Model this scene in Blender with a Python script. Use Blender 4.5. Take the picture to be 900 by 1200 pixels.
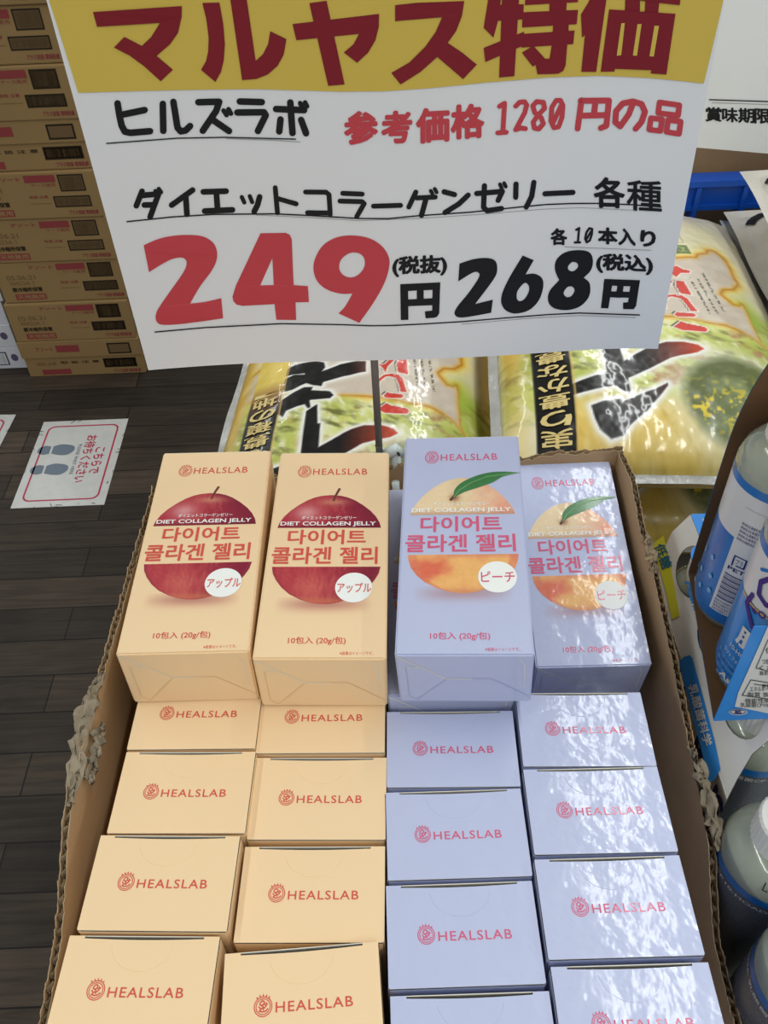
import bpy, bmesh, math, random
import numpy as np
from mathutils import Vector, Matrix, Euler
from mathutils.geometry import tessellate_polygon

random.seed(7); RNG = np.random.default_rng(7)
for o in list(bpy.data.objects): bpy.data.objects.remove(o)
S = bpy.context.scene; COL = S.collection
EYE = 1.34                                   # camera height above the shop floor (m)

# ---------------------------------------------------------------- camera
FPX, PITCH, ROLL = 1032.6, math.radians(44.776), math.radians(-2.358)
_F = np.array([0, math.cos(PITCH), -math.sin(PITCH)]); _U = np.array([0, math.sin(PITCH), math.cos(PITCH)]); _X = np.array([1., 0, 0])
_c, _s = math.cos(ROLL), math.sin(ROLL)
AX = _c*_X + _s*_U; BX = -_s*_X + _c*_U
cam = bpy.data.cameras.new('camera'); camo = bpy.data.objects.new('camera', cam); COL.objects.link(camo)
cam.sensor_fit = 'VERTICAL'; cam.sensor_height = 24.0; cam.lens = 24.0*FPX/1200.0; cam.clip_start = .01
camo.matrix_world = Matrix(((AX[0], BX[0], -_F[0], 0), (AX[1], BX[1], -_F[1], 0), (AX[2], BX[2], -_F[2], EYE), (0, 0, 0, 1)))
S.camera = camo

# ---------------------------------------------------------------- light and exposure
S.view_settings.view_transform = 'Standard'; S.view_settings.look = 'None'
S.view_settings.exposure = 0.0; S.view_settings.gamma = 1.0; S.view_settings.use_curve_mapping = False
W_ = bpy.data.worlds.new('world'); S.world = W_; W_.use_nodes = True
bg = W_.node_tree.nodes['Background']; bg.inputs[0].default_value = (.93, .97, 1.0, 1); bg.inputs[1].default_value = .36
def tube_row(name, x, y, length, power, width=.07):
    l = bpy.data.lights.new(name, 'AREA'); l.shape = 'RECTANGLE'; l.size = width; l.size_y = length
    l.energy = power; l.color = (.97, 1.0, .98)
    o = bpy.data.objects.new(name, l); COL.objects.link(o); o.location = (x, y, EYE + 1.42)
tube_row('ceiling_tube_row', .64, 0.6, 8.0, 64)
tube_row('ceiling_tube_row', -1.9, 0.6, 8.0, 56)
tube_row('ceiling_tube_row', 3.1, 0.6, 8.0, 50)
S.cycles.use_denoising = True

# ---------------------------------------------------------------- helpers
def lin(c):
    return tuple(((v/255.)/12.92 if v/255. <= .04045 else ((v/255.+.055)/1.055)**2.4) for v in c)
def linarr(a):
    a = np.asarray(a, float)/255.
    return np.where(a <= .04045, a/12.92, ((a+.055)/1.055)**2.4)
def ray(px, py): return AX*((px-450)/FPX) - BX*((py-600)/FPX) + _F
def at_z(px, py, z): d = ray(px, py); return d*(z/d[2])
def at_y(px, py, y): d = ray(px, py); return d*(y/d[1])
def at_x(px, py, x): d = ray(px, py); return d*(x/d[0])

MATS = {}
def mat(name, rgb=(200, 200, 200), rough=.5, spec=.4, coat=0, coat_rough=.1, bump=None, metal=0, attr=False, var=None):
    """procedural principled material; bump=(scale, strength, distance); var=(scale, amount) tints by noise"""
    if name in MATS: return MATS[name]
    m = bpy.data.materials.new(name); m.use_nodes = True; nt = m.node_tree; p = nt.nodes['Principled BSDF']
    p.inputs['Base Color'].default_value = (*lin(rgb), 1); p.inputs['Roughness'].default_value = rough
    p.inputs['Specular IOR Level'].default_value = spec; p.inputs['Metallic'].default_value = metal
    p.inputs['Coat Weight'].default_value = coat; p.inputs['Coat Roughness'].default_value = coat_rough
    tc = nt.nodes.new('ShaderNodeTexCoord')
    src = None
    if attr:
        a = nt.nodes.new('ShaderNodeAttribute'); a.attribute_name = 'Col'; nt.links.new(a.outputs['Color'], p.inputs['Base Color'])
    elif var:
        n = nt.nodes.new('ShaderNodeTexNoise'); n.inputs['Scale'].default_value = var[0]; n.inputs['Detail'].default_value = 5
        nt.links.new(tc.outputs['Object'], n.inputs['Vector'])
        r = nt.nodes.new('ShaderNodeMix'); r.data_type = 'RGBA'; k = var[1]
        r.inputs['A'].default_value = (*lin([max(0, v*(1-k)) for v in rgb]), 1); r.inputs['B'].default_value = (*lin([min(255, v*(1+k)) for v in rgb]), 1)
        nt.links.new(n.outputs['Fac'], r.inputs['Factor']); nt.links.new(r.outputs['Result'], p.inputs['Base Color'])
    if bump:
        n = nt.nodes.new('ShaderNodeTexNoise'); n.inputs['Scale'].default_value = bump[0]; n.inputs['Detail'].default_value = 4
        b = nt.nodes.new('ShaderNodeBump'); b.inputs['Strength'].default_value = bump[1]; b.inputs['Distance'].default_value = bump[2]
        nt.links.new(tc.outputs['Object'], n.inputs['Vector']); nt.links.new(n.outputs['Fac'], b.inputs['Height'])
        nt.links.new(b.outputs['Normal'], p.inputs['Normal'])
        if coat: nt.links.new(b.outputs['Normal'], p.inputs['Coat Normal'])
    MATS[name] = m; return m

class MB:
    def __init__(s): s.v = []; s.f = []; s.mi = []; s.mats = []; s.c = {}
    def slot(s, m):
        if m not in s.mats: s.mats.append(m)
        return s.mats.index(m)
    def add(s, verts, faces, m, cols=None):
        n = len(s.v); s.v.extend([tuple(map(float, q)) for q in verts]); k = s.slot(m)
        for f in faces: s.f.append(tuple(int(i)+n for i in f)); s.mi.append(k)
        if cols is not None:
            for i, c in enumerate(cols): s.c[n+i] = c
    def box(s, lo, hi, m, R=None, t=(0, 0, 0)):
        v = [((hi if i & 1 else lo)[0], (hi if i & 2 else lo)[1], (hi if i & 4 else lo)[2]) for i in range(8)]
        if R is not None: v = [tuple(np.array(R) @ np.array(q) + np.array(t)) for q in v]
        s.add(v, [(0, 2, 3, 1), (4, 5, 7, 6), (0, 1, 5, 4), (2, 6, 7, 3), (0, 4, 6, 2), (1, 3, 7, 5)], m)
    def grid(s, P, m, cols=None, flip=False):
        P = np.asarray(P, float); a, b = P.shape[:2]
        i, j = np.meshgrid(np.arange(a-1), np.arange(b-1), indexing='ij'); q = (i*b+j).ravel()
        F = np.stack([q, q+1, q+b+1, q+b], 1)
        if flip: F = F[:, ::-1]
        s.add(P.reshape(-1, 3), F, m, None if cols is None else np.asarray(cols).reshape(-1, 3))
    def lathe(s, prof, m, n=40, c=(0, 0, 0), cap0=False, cap1=False):
        a = np.linspace(0, 2*math.pi, n+1)
        P = np.array([[[c[0]+r*math.cos(t), c[1]+r*math.sin(t), c[2]+z] for t in a] for r, z in prof])
        s.grid(P, m)
        for flag, (r, z), fl in ((cap0, prof[0], True), (cap1, prof[-1], False)):
            if flag:
                v = [(c[0]+r*math.cos(t), c[1]+r*math.sin(t), c[2]+z) for t in a[:-1]]
                s.add(v, [tuple(range(n))[::-1] if fl else tuple(range(n))], m)
    def tube(s, pts, r, m, n=10, caps=True):
        pts = [np.array(p, float) for p in pts]; rings = []
        rr = r if hasattr(r, '__len__') else [r]*len(pts)
        for i, p in enumerate(pts):
            d = pts[min(i+1, len(pts)-1)] - pts[max(i-1, 0)]; d /= np.linalg.norm(d)
            h = np.array([0, 0, 1.]) if abs(d[2]) < .9 else np.array([1., 0, 0])
            a = np.cross(d, h); a /= np.linalg.norm(a); b = np.cross(d, a)
            rings.append([p + rr[i]*(a*math.cos(t)+b*math.sin(t)) for t in np.linspace(0, 2*math.pi, n+1)])
        s.grid(np.array(rings), m)
        if caps:
            for q, rev in ((rings[0], 1), (rings[-1], 0)): s.add(q[:-1], [tuple(range(n))[::-1] if rev else tuple(range(n))], m)
    def decal(s, geo, fn, m):
        v, f = geo[:2]; P = [np.array(fn(a, b), float) for a, b in v]
        if len(geo) > 2 and len(P):                       # overlapping strokes lie on top of each other, a few microns apart
            lo, hi = np.min(v, 0), np.max(v, 0); h = (hi-lo).max()*.02+1e-9; c = (lo+hi)/2; p0 = np.array(fn(*c), float)
            n = np.cross(np.array(fn(c[0]+h, c[1]), float)-p0, np.array(fn(c[0], c[1]+h), float)-p0); n /= np.linalg.norm(n)+1e-12
            if getattr(fn, 'flip', False): n = -n
            P = [p+n*k*4e-6 for p, k in zip(P, geo[2])]
        s.add(P, f, m)
    def build(s, name, parent=None, loc=None, smooth=False, bevel=0, weld=True, rot=None):
        me = bpy.data.meshes.new(name); me.from_pydata(s.v, [], s.f); me.update()
        for m in s.mats: me.materials.append(m)
        me.polygons.foreach_set('material_index', s.mi)
        if s.c:
            A = me.color_attributes.new('Col', 'FLOAT_COLOR', 'POINT'); arr = np.ones((len(s.v), 4), np.float32)
            for i, c in s.c.items(): arr[i, :3] = c
            A.data.foreach_set('color', arr.ravel())
        if weld or bevel:
            bm = bmesh.new(); bm.from_mesh(me)
            if weld: bmesh.ops.remove_doubles(bm, verts=bm.verts, dist=1e-6)
            if bevel:
                eds = [e for e in bm.edges if len(e.link_faces) == 2 and e.calc_face_angle(0) > .6]
                bmesh.ops.bevel(bm, geom=eds, offset=bevel, segments=2, affect='EDGES', profile=.6)
            bm.to_mesh(me); bm.free()
        if smooth: me.polygons.foreach_set('use_smooth', [True]*len(me.polygons))
        o = bpy.data.objects.new(name, me); COL.objects.link(o)
        if parent: o.parent = parent
        if loc is not None: o.location = (loc[0], loc[1], loc[2]+(EYE if parent is None else 0))
        if rot is not None: o.rotation_euler = rot
        return o

def tag(o, label=None, cat=None, group=None, kind=None):
    if label: o['label'] = label
    if cat: o['category'] = cat
    if group: o['group'] = group
    if kind: o['kind'] = kind
    return o
def empty(name, loc, rot=(0, 0, 0), **k):
    o = bpy.data.objects.new(name, None); COL.objects.link(o); o.empty_display_size = .02
    o.location = (loc[0], loc[1], loc[2]+EYE); o.rotation_euler = rot
    return tag(o, **k)
def copy_tree(o, parent=None):
    c = o.copy(); COL.objects.link(c)
    if parent: c.parent = parent
    for ch in list(o.children): copy_tree(ch, c)
    return c

# ---- flat shapes (2-D point lists + faces) used for everything printed
_G = {}
def glyphs(body, bold=0.0):
    key = (body, bold)
    if key in _G: return _G[key]
    cu = bpy.data.curves.new('lettering', 'FONT'); cu.body = body; cu.resolution_u = 3; cu.space_character = 1.13 if body == 'HEALSLAB' else 1.0
    o = bpy.data.objects.new('lettering', cu); COL.objects.link(o)
    dg = bpy.context.evaluated_depsgraph_get(); me = bpy.data.meshes.new_from_object(o.evaluated_get(dg))
    v = np.array([q.co[:2] for q in me.vertices]); f = [tuple(p.vertices) for p in me.polygons]; lf = np.zeros(len(v))
    bpy.data.objects.remove(o); bpy.data.curves.remove(cu); bpy.data.meshes.remove(me)
    if bold:                                              # heavier weight: the outline swept round a small circle
        k = 10; n = len(v); off = [(0, 0)]+[(bold*math.cos(2*math.pi*i/k), bold*math.sin(2*math.pi*i/k)) for i in range(k)]
        f = [tuple(i+n*j for i in q) for j in range(len(off)) for q in f]; v = np.concatenate([v+np.array(o2) for o2 in off]); lf = np.repeat(np.arange(len(off)), n)
    lo, hi = v.min(0), v.max(0); v = (v-lo)/(hi-lo); _G[key] = (v, f, lf); return _G[key]
def text(body, x0, y0, x1, y1, bold=0.0, slope=0.0, shear=0.0):
    """lettering filling the rectangle (x0,y0)-(x1,y1), y0 = foot of the letters"""
    v, f, lf = glyphs(body, bold)
    x = x0+v[:, 0]*(x1-x0)+shear*v[:, 1]*(y1-y0); y = y0+v[:, 1]*(y1-y0)+slope*(v[:, 0]-.5)*(x1-x0)
    return np.stack([x, y], 1), f, lf
def poly(pts, holes=()):
    loops = [[Vector((a, b, 0)) for a, b in pts]]+[[Vector((a, b, 0)) for a, b in h] for h in holes]
    t = tessellate_polygon(loops); v = [(q.x, q.y) for l in loops for q in l]
    return np.array(v), [tuple(x) for x in t]
def smooth_loop(pts, sub=4):
    """closed Catmull-Rom; a third element marks a sharp corner"""
    n = len(pts); out = []
    P = [np.array(p[:2], float) for p in pts]; sh = [len(p) > 2 for p in pts]
    for i in range(n):
        p0, p1, p2, p3 = P[i-1], P[i], P[(i+1) % n], P[(i+2) % n]
        if sh[i]: p0 = p1-(p2-p1)*.4
        if sh[(i+1) % n]: p3 = p2+(p2-p1)*.4
        for k in range(sub):
            t = k/sub; out.append(.5*((2*p1)+(-p0+p2)*t+(2*p0-5*p1+4*p2-p3)*t*t+(-p0+3*p1-3*p2+p3)*t**3))
    return [tuple(q) for q in out]
def stroke(pts, w, cap=True, w1=None):
    P = [np.array(p, float) for p in pts]; v = []; f = []; lf = []
    ws = np.linspace(w, w if w1 is None else w1, len(P))/2
    for i in range(len(P)-1):
        d = P[i+1]-P[i]; L = np.linalg.norm(d)
        if L < 1e-9: continue
        nrm = np.array([-d[1], d[0]])/L; k = len(v)
        v += [P[i]+nrm*ws[i], P[i]-nrm*ws[i], P[i+1]-nrm*ws[i+1], P[i+1]+nrm*ws[i+1]]; f.append((k, k+1, k+2, k+3)); lf += [i % 9]*4
    for i, p in enumerate(P):
        if not cap and i in (0, len(P)-1): continue
        k = len(v); v += [p+ws[i]*np.array([math.cos(t), math.sin(t)]) for t in np.linspace(0, 2*math.pi, 12, endpoint=False)]
        f.append(tuple(range(k, k+12))); lf += [i % 9+.5]*12
    return np.array(v), f, lf
def disc(cx, cy, rx, ry=None, n=28, hole=0):
    ry = ry or rx; t = np.linspace(0, 2*math.pi, n, endpoint=False)
    o = [(cx+rx*math.cos(a), cy+ry*math.sin(a)) for a in t]
    if not hole: return np.array(o), [tuple(range(n))]
    i = [(cx+(rx-hole)*math.cos(a), cy+(ry-hole)*math.sin(a)) for a in t]
    return np.array(o+i), [(k, (k+1) % n, n+(k+1) % n, n+k) for k in range(n)]
def rect(x0, y0, x1, y1): return np.array([(x0, y0), (x1, y0), (x1, y1), (x0, y1)]), [(0, 1, 2, 3)]
def strip(x0, y0, x1, y1, n=14):
    t = np.linspace(x0, x1, n+1); return np.array([(a, y0) for a in t]+[(a, y1) for a in t]), [(i, i+1, n+2+i, n+1+i) for i in range(n)]
def vnoise(x, y, seed=0):
    r = np.random.default_rng(seed); T = r.random((64, 64))
    xi = np.floor(x).astype(int); yi = np.floor(y).astype(int); fx = x-xi; fy = y-yi
    fx = fx*fx*(3-2*fx); fy = fy*fy*(3-2*fy); g = lambda a, b: T[a % 64, b % 64]
    return (g(xi, yi)*(1-fx)+g(xi+1, yi)*fx)*(1-fy)+(g(xi, yi+1)*(1-fx)+g(xi+1, yi+1)*fx)*fy
def fbm(x, y, seed=0, o=4): return sum(vnoise(x*2**k, y*2**k, seed+k)*.5**k for k in range(o))/(2-.5**(o-1))
def poly_sd(x, y, pts):
    """signed distance (negative inside) of a closed polygon"""
    P = np.array(pts, float); ins = np.zeros(x.shape, bool); d = np.full(x.shape, 1e9)
    for (x0, y0), (x1, y1) in zip(P, np.roll(P, -1, 0)):
        ins ^= ((y0 > y) != (y1 > y)) & (x < (x1-x0)*(y-y0)/((y1-y0) if y1 != y0 else 1e-12)+x0)
        ex, ey = x1-x0, y1-y0; t = np.clip(((x-x0)*ex+(y-y0)*ey)/(ex*ex+ey*ey+1e-12), 0, 1)
        d = np.minimum(d, np.hypot(x-x0-t*ex, y-y0-t*ey))
    return np.where(ins, -d, d)
def line_d(x, y, pts):
    d = np.full(x.shape, 1e9)
    for (x0, y0), (x1, y1) in zip(pts[:-1], pts[1:]):
        ex, ey = x1-x0, y1-y0; t = np.clip(((x-x0)*ex+(y-y0)*ey)/(ex*ex+ey*ey+1e-12), 0, 1)
        d = np.minimum(d, np.hypot(x-x0-t*ex, y-y0-t*ey))
    return d

# ---------------------------------------------------------------- materials
def floor_material():
    m = bpy.data.materials.new('dark wood plank vinyl'); m.use_nodes = True; nt = m.node_tree; p = nt.nodes['Principled BSDF']
    N = nt.nodes.new; L = nt.links.new
    tc = N('ShaderNodeTexCoord'); br = N('ShaderNodeTexBrick'); L(tc.outputs['Object'], br.inputs['Vector'])
    br.inputs['Scale'].default_value = 1; br.inputs['Brick Width'].default_value = .62; br.inputs['Row Height'].default_value = .08
    br.inputs['Mortar Size'].default_value = .0016; br.inputs['Mortar Smooth'].default_value = .3; br.offset = .37; br.inputs['Bias'].default_value = -.1
    br.inputs['Color1'].default_value = (*lin((46, 39, 33)), 1); br.inputs['Color2'].default_value = (*lin((74, 63, 52)), 1)
    br.inputs['Mortar'].default_value = (*lin((20, 16, 14)), 1)
    mp = N('ShaderNodeMapping'); mp.inputs['Scale'].default_value = (3, 42, 1); L(tc.outputs['Object'], mp.inputs['Vector'])
    n = N('ShaderNodeTexNoise'); n.inputs['Scale'].default_value = 2.2; n.inputs['Detail'].default_value = 7; n.inputs['Distortion'].default_value = .8
    L(mp.outputs['Vector'], n.inputs['Vector'])
    n2 = N('ShaderNodeTexNoise'); n2.inputs['Scale'].default_value = 5; n2.inputs['Detail'].default_value = 5; L(tc.outputs['Object'], n2.inputs['Vector'])
    r = N('ShaderNodeMapRange'); r.inputs['From Min'].default_value = .3; r.inputs['From Max'].default_value = .7
    r.inputs['To Min'].default_value = .62; r.inputs['To Max'].default_value = 1.25; L(n.outputs['Fac'], r.inputs['Value'])
    r2 = N('ShaderNodeMapRange'); r2.inputs['From Min'].default_value = .3; r2.inputs['From Max'].default_value = .7
    r2.inputs['To Min'].default_value = .75; r2.inputs['To Max'].default_value = 1.2; L(n2.outputs['Fac'], r2.inputs['Value'])
    mu = N('ShaderNodeMath'); mu.operation = 'MULTIPLY'; L(r.outputs[0], mu.inputs[0]); L(r2.outputs[0], mu.inputs[1])
    hs = N('ShaderNodeMix'); hs.data_type = 'RGBA'; hs.blend_type = 'MULTIPLY'; hs.inputs['Factor'].default_value = 1
    L(br.outputs['Color'], hs.inputs['A']); L(mu.outputs[0], hs.inputs['B']); L(hs.outputs['Result'], p.inputs['Base Color'])
    p.inputs['Roughness'].default_value = .62; p.inputs['Specular IOR Level'].default_value = .25
    b = N('ShaderNodeBump'); b.inputs['Strength'].default_value = .5; b.inputs['Distance'].default_value = .002
    L(n.outputs['Fac'], b.inputs['Height']); L(b.outputs['Normal'], p.inputs['Normal'])
    return m
M_FLOOR = floor_material()
M_PAPER = mat('white sign paper', (236, 237, 237), .6, .3, bump=(900, .05, .0005))
M_YEL = mat('yellow print', (218, 190, 84), .6, .3)
M_DRED = mat('dark red print', (132, 28, 40), .6, .3)
M_RED = mat('red print', (203, 72, 80), .6, .3)
M_BLK = mat('black print', (26, 26, 28), .55, .3)
M_GREY = mat('grey print', (150, 150, 150), .6, .3)
M_METAL = mat('brushed steel', (128, 122, 118), .42, .5, metal=.3, bump=(300, .15, .001))
M_CLAMP = mat('white plastic', (214, 224, 220), .35, .5)
M_KRAFT = mat('kraft board', (186, 154, 116), .8, .15, bump=(240, .2, .001), var=(24, .09))
M_KRAFT_EDGE = mat('torn kraft edge', (172, 152, 122), .9, .1, bump=(400, .6, .002), var=(60, .16))
M_KRAFT_GREY = mat('torn grey board', (150, 138, 118), .9, .1, bump=(300, .6, .002), var=(50, .15))
M_APPLE = mat('apricot carton board', (245, 214, 170), .5, .3, bump=(26, .05, .004), var=(9, .012))
M_PEACH = mat('lavender carton board', (190, 197, 227), .4, .35, coat=.4, coat_rough=.1, bump=(26, .36, .004))
M_BOARD = mat('white cut board edge', (232, 228, 214), .8, .2)
M_INSIDE = mat('shade-darkened board inside', (64, 57, 50), .9, .1)  # darkened colour stands in for the shade under the top flap
M_ARED = mat('coral print', (216, 88, 74), .55, .3)
M_PRED = mat('pink print', (217, 92, 128), .4, .4, coat=.3, coat_rough=.12)
M_WHITEP = mat('white print', (246, 248, 244), .5, .35)
M_FRUITA = mat('printed apple', attr=True, rough=.5, spec=.3)
M_FRUITP = mat('printed peach', attr=True, rough=.4, spec=.35, coat=.38, coat_rough=.1, bump=(26, .36, .004))
M_BAG = mat('printed rice bag film', attr=True, rough=.3, spec=.4, coat=.5, coat_rough=.1, bump=(16, .11, .004))
M_FILM = mat('clear grey seal film', (176, 176, 172), .25, .5, coat=.6, coat_rough=.08, bump=(150, .4, .003), var=(60, .15))
M_GOLD = mat('gold lettering', (226, 203, 134), .45, .4)
M_RICE = mat('yellow bag underside', (196, 164, 78), .35, .4, coat=.5, bump=(90, .3, .003), var=(30, .12))
M_WBAG = mat('white rice bag film', (214, 208, 196), .3, .45, coat=.5, coat_rough=.12, bump=(60, .35, .004), var=(25, .06))
M_BLUE = mat('blue crate plastic', (22, 88, 196), .35, .5, bump=(400, .1, .0005))
M_MILK = mat('milky bottle', (156, 163, 146), .14, .5, coat=.7, coat_rough=.05)
M_CAP = mat('white cap', (226, 226, 218), .4, .45)
M_LBL = mat('white label film', (222, 221, 216), .3, .45, coat=.3)
M_LBLUE = mat('blue label', (38, 132, 206), .3, .45, coat=.35)
M_LDEEP = mat('deep blue label', (24, 112, 186), .3, .45, coat=.35)
M_NAVY = mat('navy print', (40, 44, 120), .5, .3)
M_PURP = mat('purple print', (74, 44, 128), .5, .3)
M_DOT = mat('pale blue dot', (120, 182, 224), .4, .4)
M_CARR = mat('white coated board', (222, 220, 214), .5, .35, coat=.2)
M_CBLUE = mat('sky blue coated board', (44, 140, 222), .42, .4, coat=.3)
M_LIME = mat('lime print', (214, 212, 60), .5, .3)
M_DKRAFT = mat('dark kraft inside', (112, 84, 58), .8, .15, bump=(250, .2, .001), var=(25, .1))
M_TAN = mat('brown shipping carton', (150, 122, 80), .75, .2, bump=(200, .12, .001), var=(8, .04))
M_TANL = mat('light carton edge', (184, 156, 112), .75, .2)
M_ROSE = mat('rose carton print', (142, 62, 62), .7, .2)
M_DBR = mat('dark brown carton print', (46, 36, 24), .7, .2)
M_BARS = mat('faded barcode lines', (84, 66, 42), .7, .2)
M_MBR = mat('mid brown carton print', (112, 90, 60), .7, .2)
M_WCART = mat('white shipping carton', (208, 210, 216), .6, .3, var=(10, .03))
M_STICK = mat('scuffed sticker film', (198, 198, 194), .35, .45, coat=.3, coat_rough=.2, bump=(40, .3, .002), var=(40, .05))
M_STRED = mat('crimson sticker print', (176, 44, 72), .45, .4)
M_FOOT = mat('slate footprint print', (104, 116, 130), .45, .4)
M_TAPE = mat('dull clear tape', (70, 64, 56), .3, .45, var=(60, .3))
M_TABLE = mat('grey laminate', (150, 150, 148), .5, .4)

# ================================================================ the setting
b = MB(); b.box((-3, -1.2, -.06), (3.5, 5, 0), M_FLOOR); fl = b.build('floor', loc=(0, 0, -EYE)); tag(fl, kind='structure')

b = MB(); b.box((-3, -1.2, 0), (3.5, 5, .05), mat('white ceiling board', (225, 226, 224), .8, .2)); ce = b.build('ceiling', loc=(0, 0, 1.46)); tag(ce, kind='structure')
b = MB(); b.box((-3, 5, 0), (3.5, 5.1, EYE+1.46), mat('pale wall paint', (205, 205, 200), .8, .2)); wb = b.build('wall_back', loc=(0, 0, -EYE)); tag(wb, kind='structure')

# ================================================================ display table
t = empty('display_table', (0, 0, -EYE), label='grey display table under the jelly carton and the rice bags', cat='table')
TZ = -.70
b = MB(); b.box((-.168, -.02, EYE+TZ-.03), (1.0, 1.07, EYE+TZ), M_TABLE); b.build('table_top', t, bevel=.003)
for x in (-.14, .95):
    for y in (.02, 1.03):
        b = MB(); b.box((x-.02, y-.02, 0), (x+.02, y+.02, EYE+TZ-.03), M_TABLE); b.build('leg', t)

# ================================================================ jelly boxes
BW, BD, BH = .085, .0555, .1935
def emblem(cx, cy, rx, ry):
    G = [disc(cx, cy, rx, ry, 30, hole=rx*.10), disc(cx, cy, rx*.80, ry*.80, 26, hole=rx*.09)]
    s = lambda pts, w=.13: G.append(stroke([(cx+a*rx, cy+c*ry) for a, c in pts], w*rx))
    s([(-.3, .42), (-.1, .58), (.12, .48), (.1, .25), (-.15, .1), (-.35, .2), (-.3, .42)])
    s([(.1, .25), (.35, .1), (.2, -.1), (-.1, -.15), (-.4, -.4), (-.1, -.5), (.3, -.45), (.5, -.25)])
    s([(-.05, .1), (.05, -.3)]); s([(.3, .35), (.45, .2)]); s([(-.45, 0), (-.3, -.15)])
    for k in range(5): a = math.pi/2+(k-2)*.33; s([(.98*math.cos(a), .98*math.sin(a)), (1.13*math.cos(a), 1.15*math.sin(a))], .12)
    return G
def extents(T, H):   # smooth half-width table -> function
    T = np.array(T, float); H = np.array(H, float); return lambda t: np.interp(t, T, H)
def fruit_part(b, m, tlo, thi, fn, colfn, mapf, cx, rows=44, cols=44):
    ts = np.linspace(tlo, thi, rows); P = np.zeros((rows, cols, 3)); C = np.zeros((rows, cols, 3))
    for i, tt in enumerate(ts):
        h = float(fn(tt))
        for j, q in enumerate(np.linspace(-1, 1, cols)):
            P[i, j] = mapf(cx+q*h, tt)
        C[i] = colfn(cx+np.linspace(-1, 1, cols)*h, np.full(cols, tt), np.linspace(-1, 1, cols))
    b.grid(P, m, linarr(np.clip(C, 0, 255)))
def mixc(a, c, k): k = np.clip(k, 0, 1)[:, None]; return np.asarray(a)*(1-k)+np.asarray(c)*k
def apple_col(s, t, q):
    st = vnoise(s*1.3+8, t*.12+3, 5)*.6+vnoise(s*3+1, t*.2, 9)*.4
    c = mixc(np.array([[176., 52, 66]]*len(s)), [132, 30, 54], .35+.9*q-.3*st)
    c = mixc(c, [196, 92, 84], (st-.35)*1.1*(q < .4))
    hl = np.exp(-(((s+17)/9)**2+((t-128)/7)**2)); c = mixc(c, [226, 176, 170], hl*.75)
    dip = np.exp(-(((s-2)/11)**2+((t-139)/3.4)**2)); c = mixc(c, [206, 140, 110], dip*.8)
    dk = np.clip((119-t)/6, 0, 1)*(t > 100); c = mixc(c, [98, 20, 44], dk*.6)
    low = (t < 90); lo = np.exp(-(((s+9)/14)**2+((t-58)/12)**2))*low; c = mixc(c, [206, 104, 92], lo*.7*(.5+st))
    c = mixc(c, [206, 120, 88], np.exp(-((t-46)/3.5)**2)*low*.7); rim = (np.abs(q) > .93)*low; c = mixc(c, [150, 50, 70], rim*.5)
    return c
def peach_col(s, t, q):
    n = fbm(s*.075+3, t*.075+7, 21, 3); n2 = fbm(s*.5+3, t*.5+7, 31)
    top = t > 100
    c = mixc(np.array([[240., 214, 172]]*len(s)), [236, 166, 138], (q*.8+.1)+(n-.5))
    c = mixc(c, [226, 198, 150], np.exp(-((s+3)/5)**2)*.6)
    c = mixc(c, [150, 90, 66], np.exp(-(((s+5.5)/3.2)**2+((t-131)/3.2)**2))*.9)
    c = mixc(c, [176, 122, 100], np.clip((120-t)/7, 0, 1)*.75)
    l = mixc(np.array([[242., 184, 112]]*len(s)), [226, 112, 84], np.clip((n-.45)*2.2, 0, 1)+np.exp(-(((s+22)/9)**2+((t-68)/8)**2)))
    l = mixc(l, [220, 120, 96], (np.abs(q) > .86)*.5); l = mixc(l, [222, 126, 100], np.clip((t-75)/5, 0, 1)*(q > -.3)*.8)
    l = mixc(l, [206, 130, 96], np.exp(-((t-48)/3)**2)*.6)
    return np.where(top[:, None], c, l)+(n2[:, None]-.5)*14
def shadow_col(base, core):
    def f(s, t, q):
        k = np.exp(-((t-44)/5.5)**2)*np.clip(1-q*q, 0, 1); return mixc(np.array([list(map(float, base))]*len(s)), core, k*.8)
    return f

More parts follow.
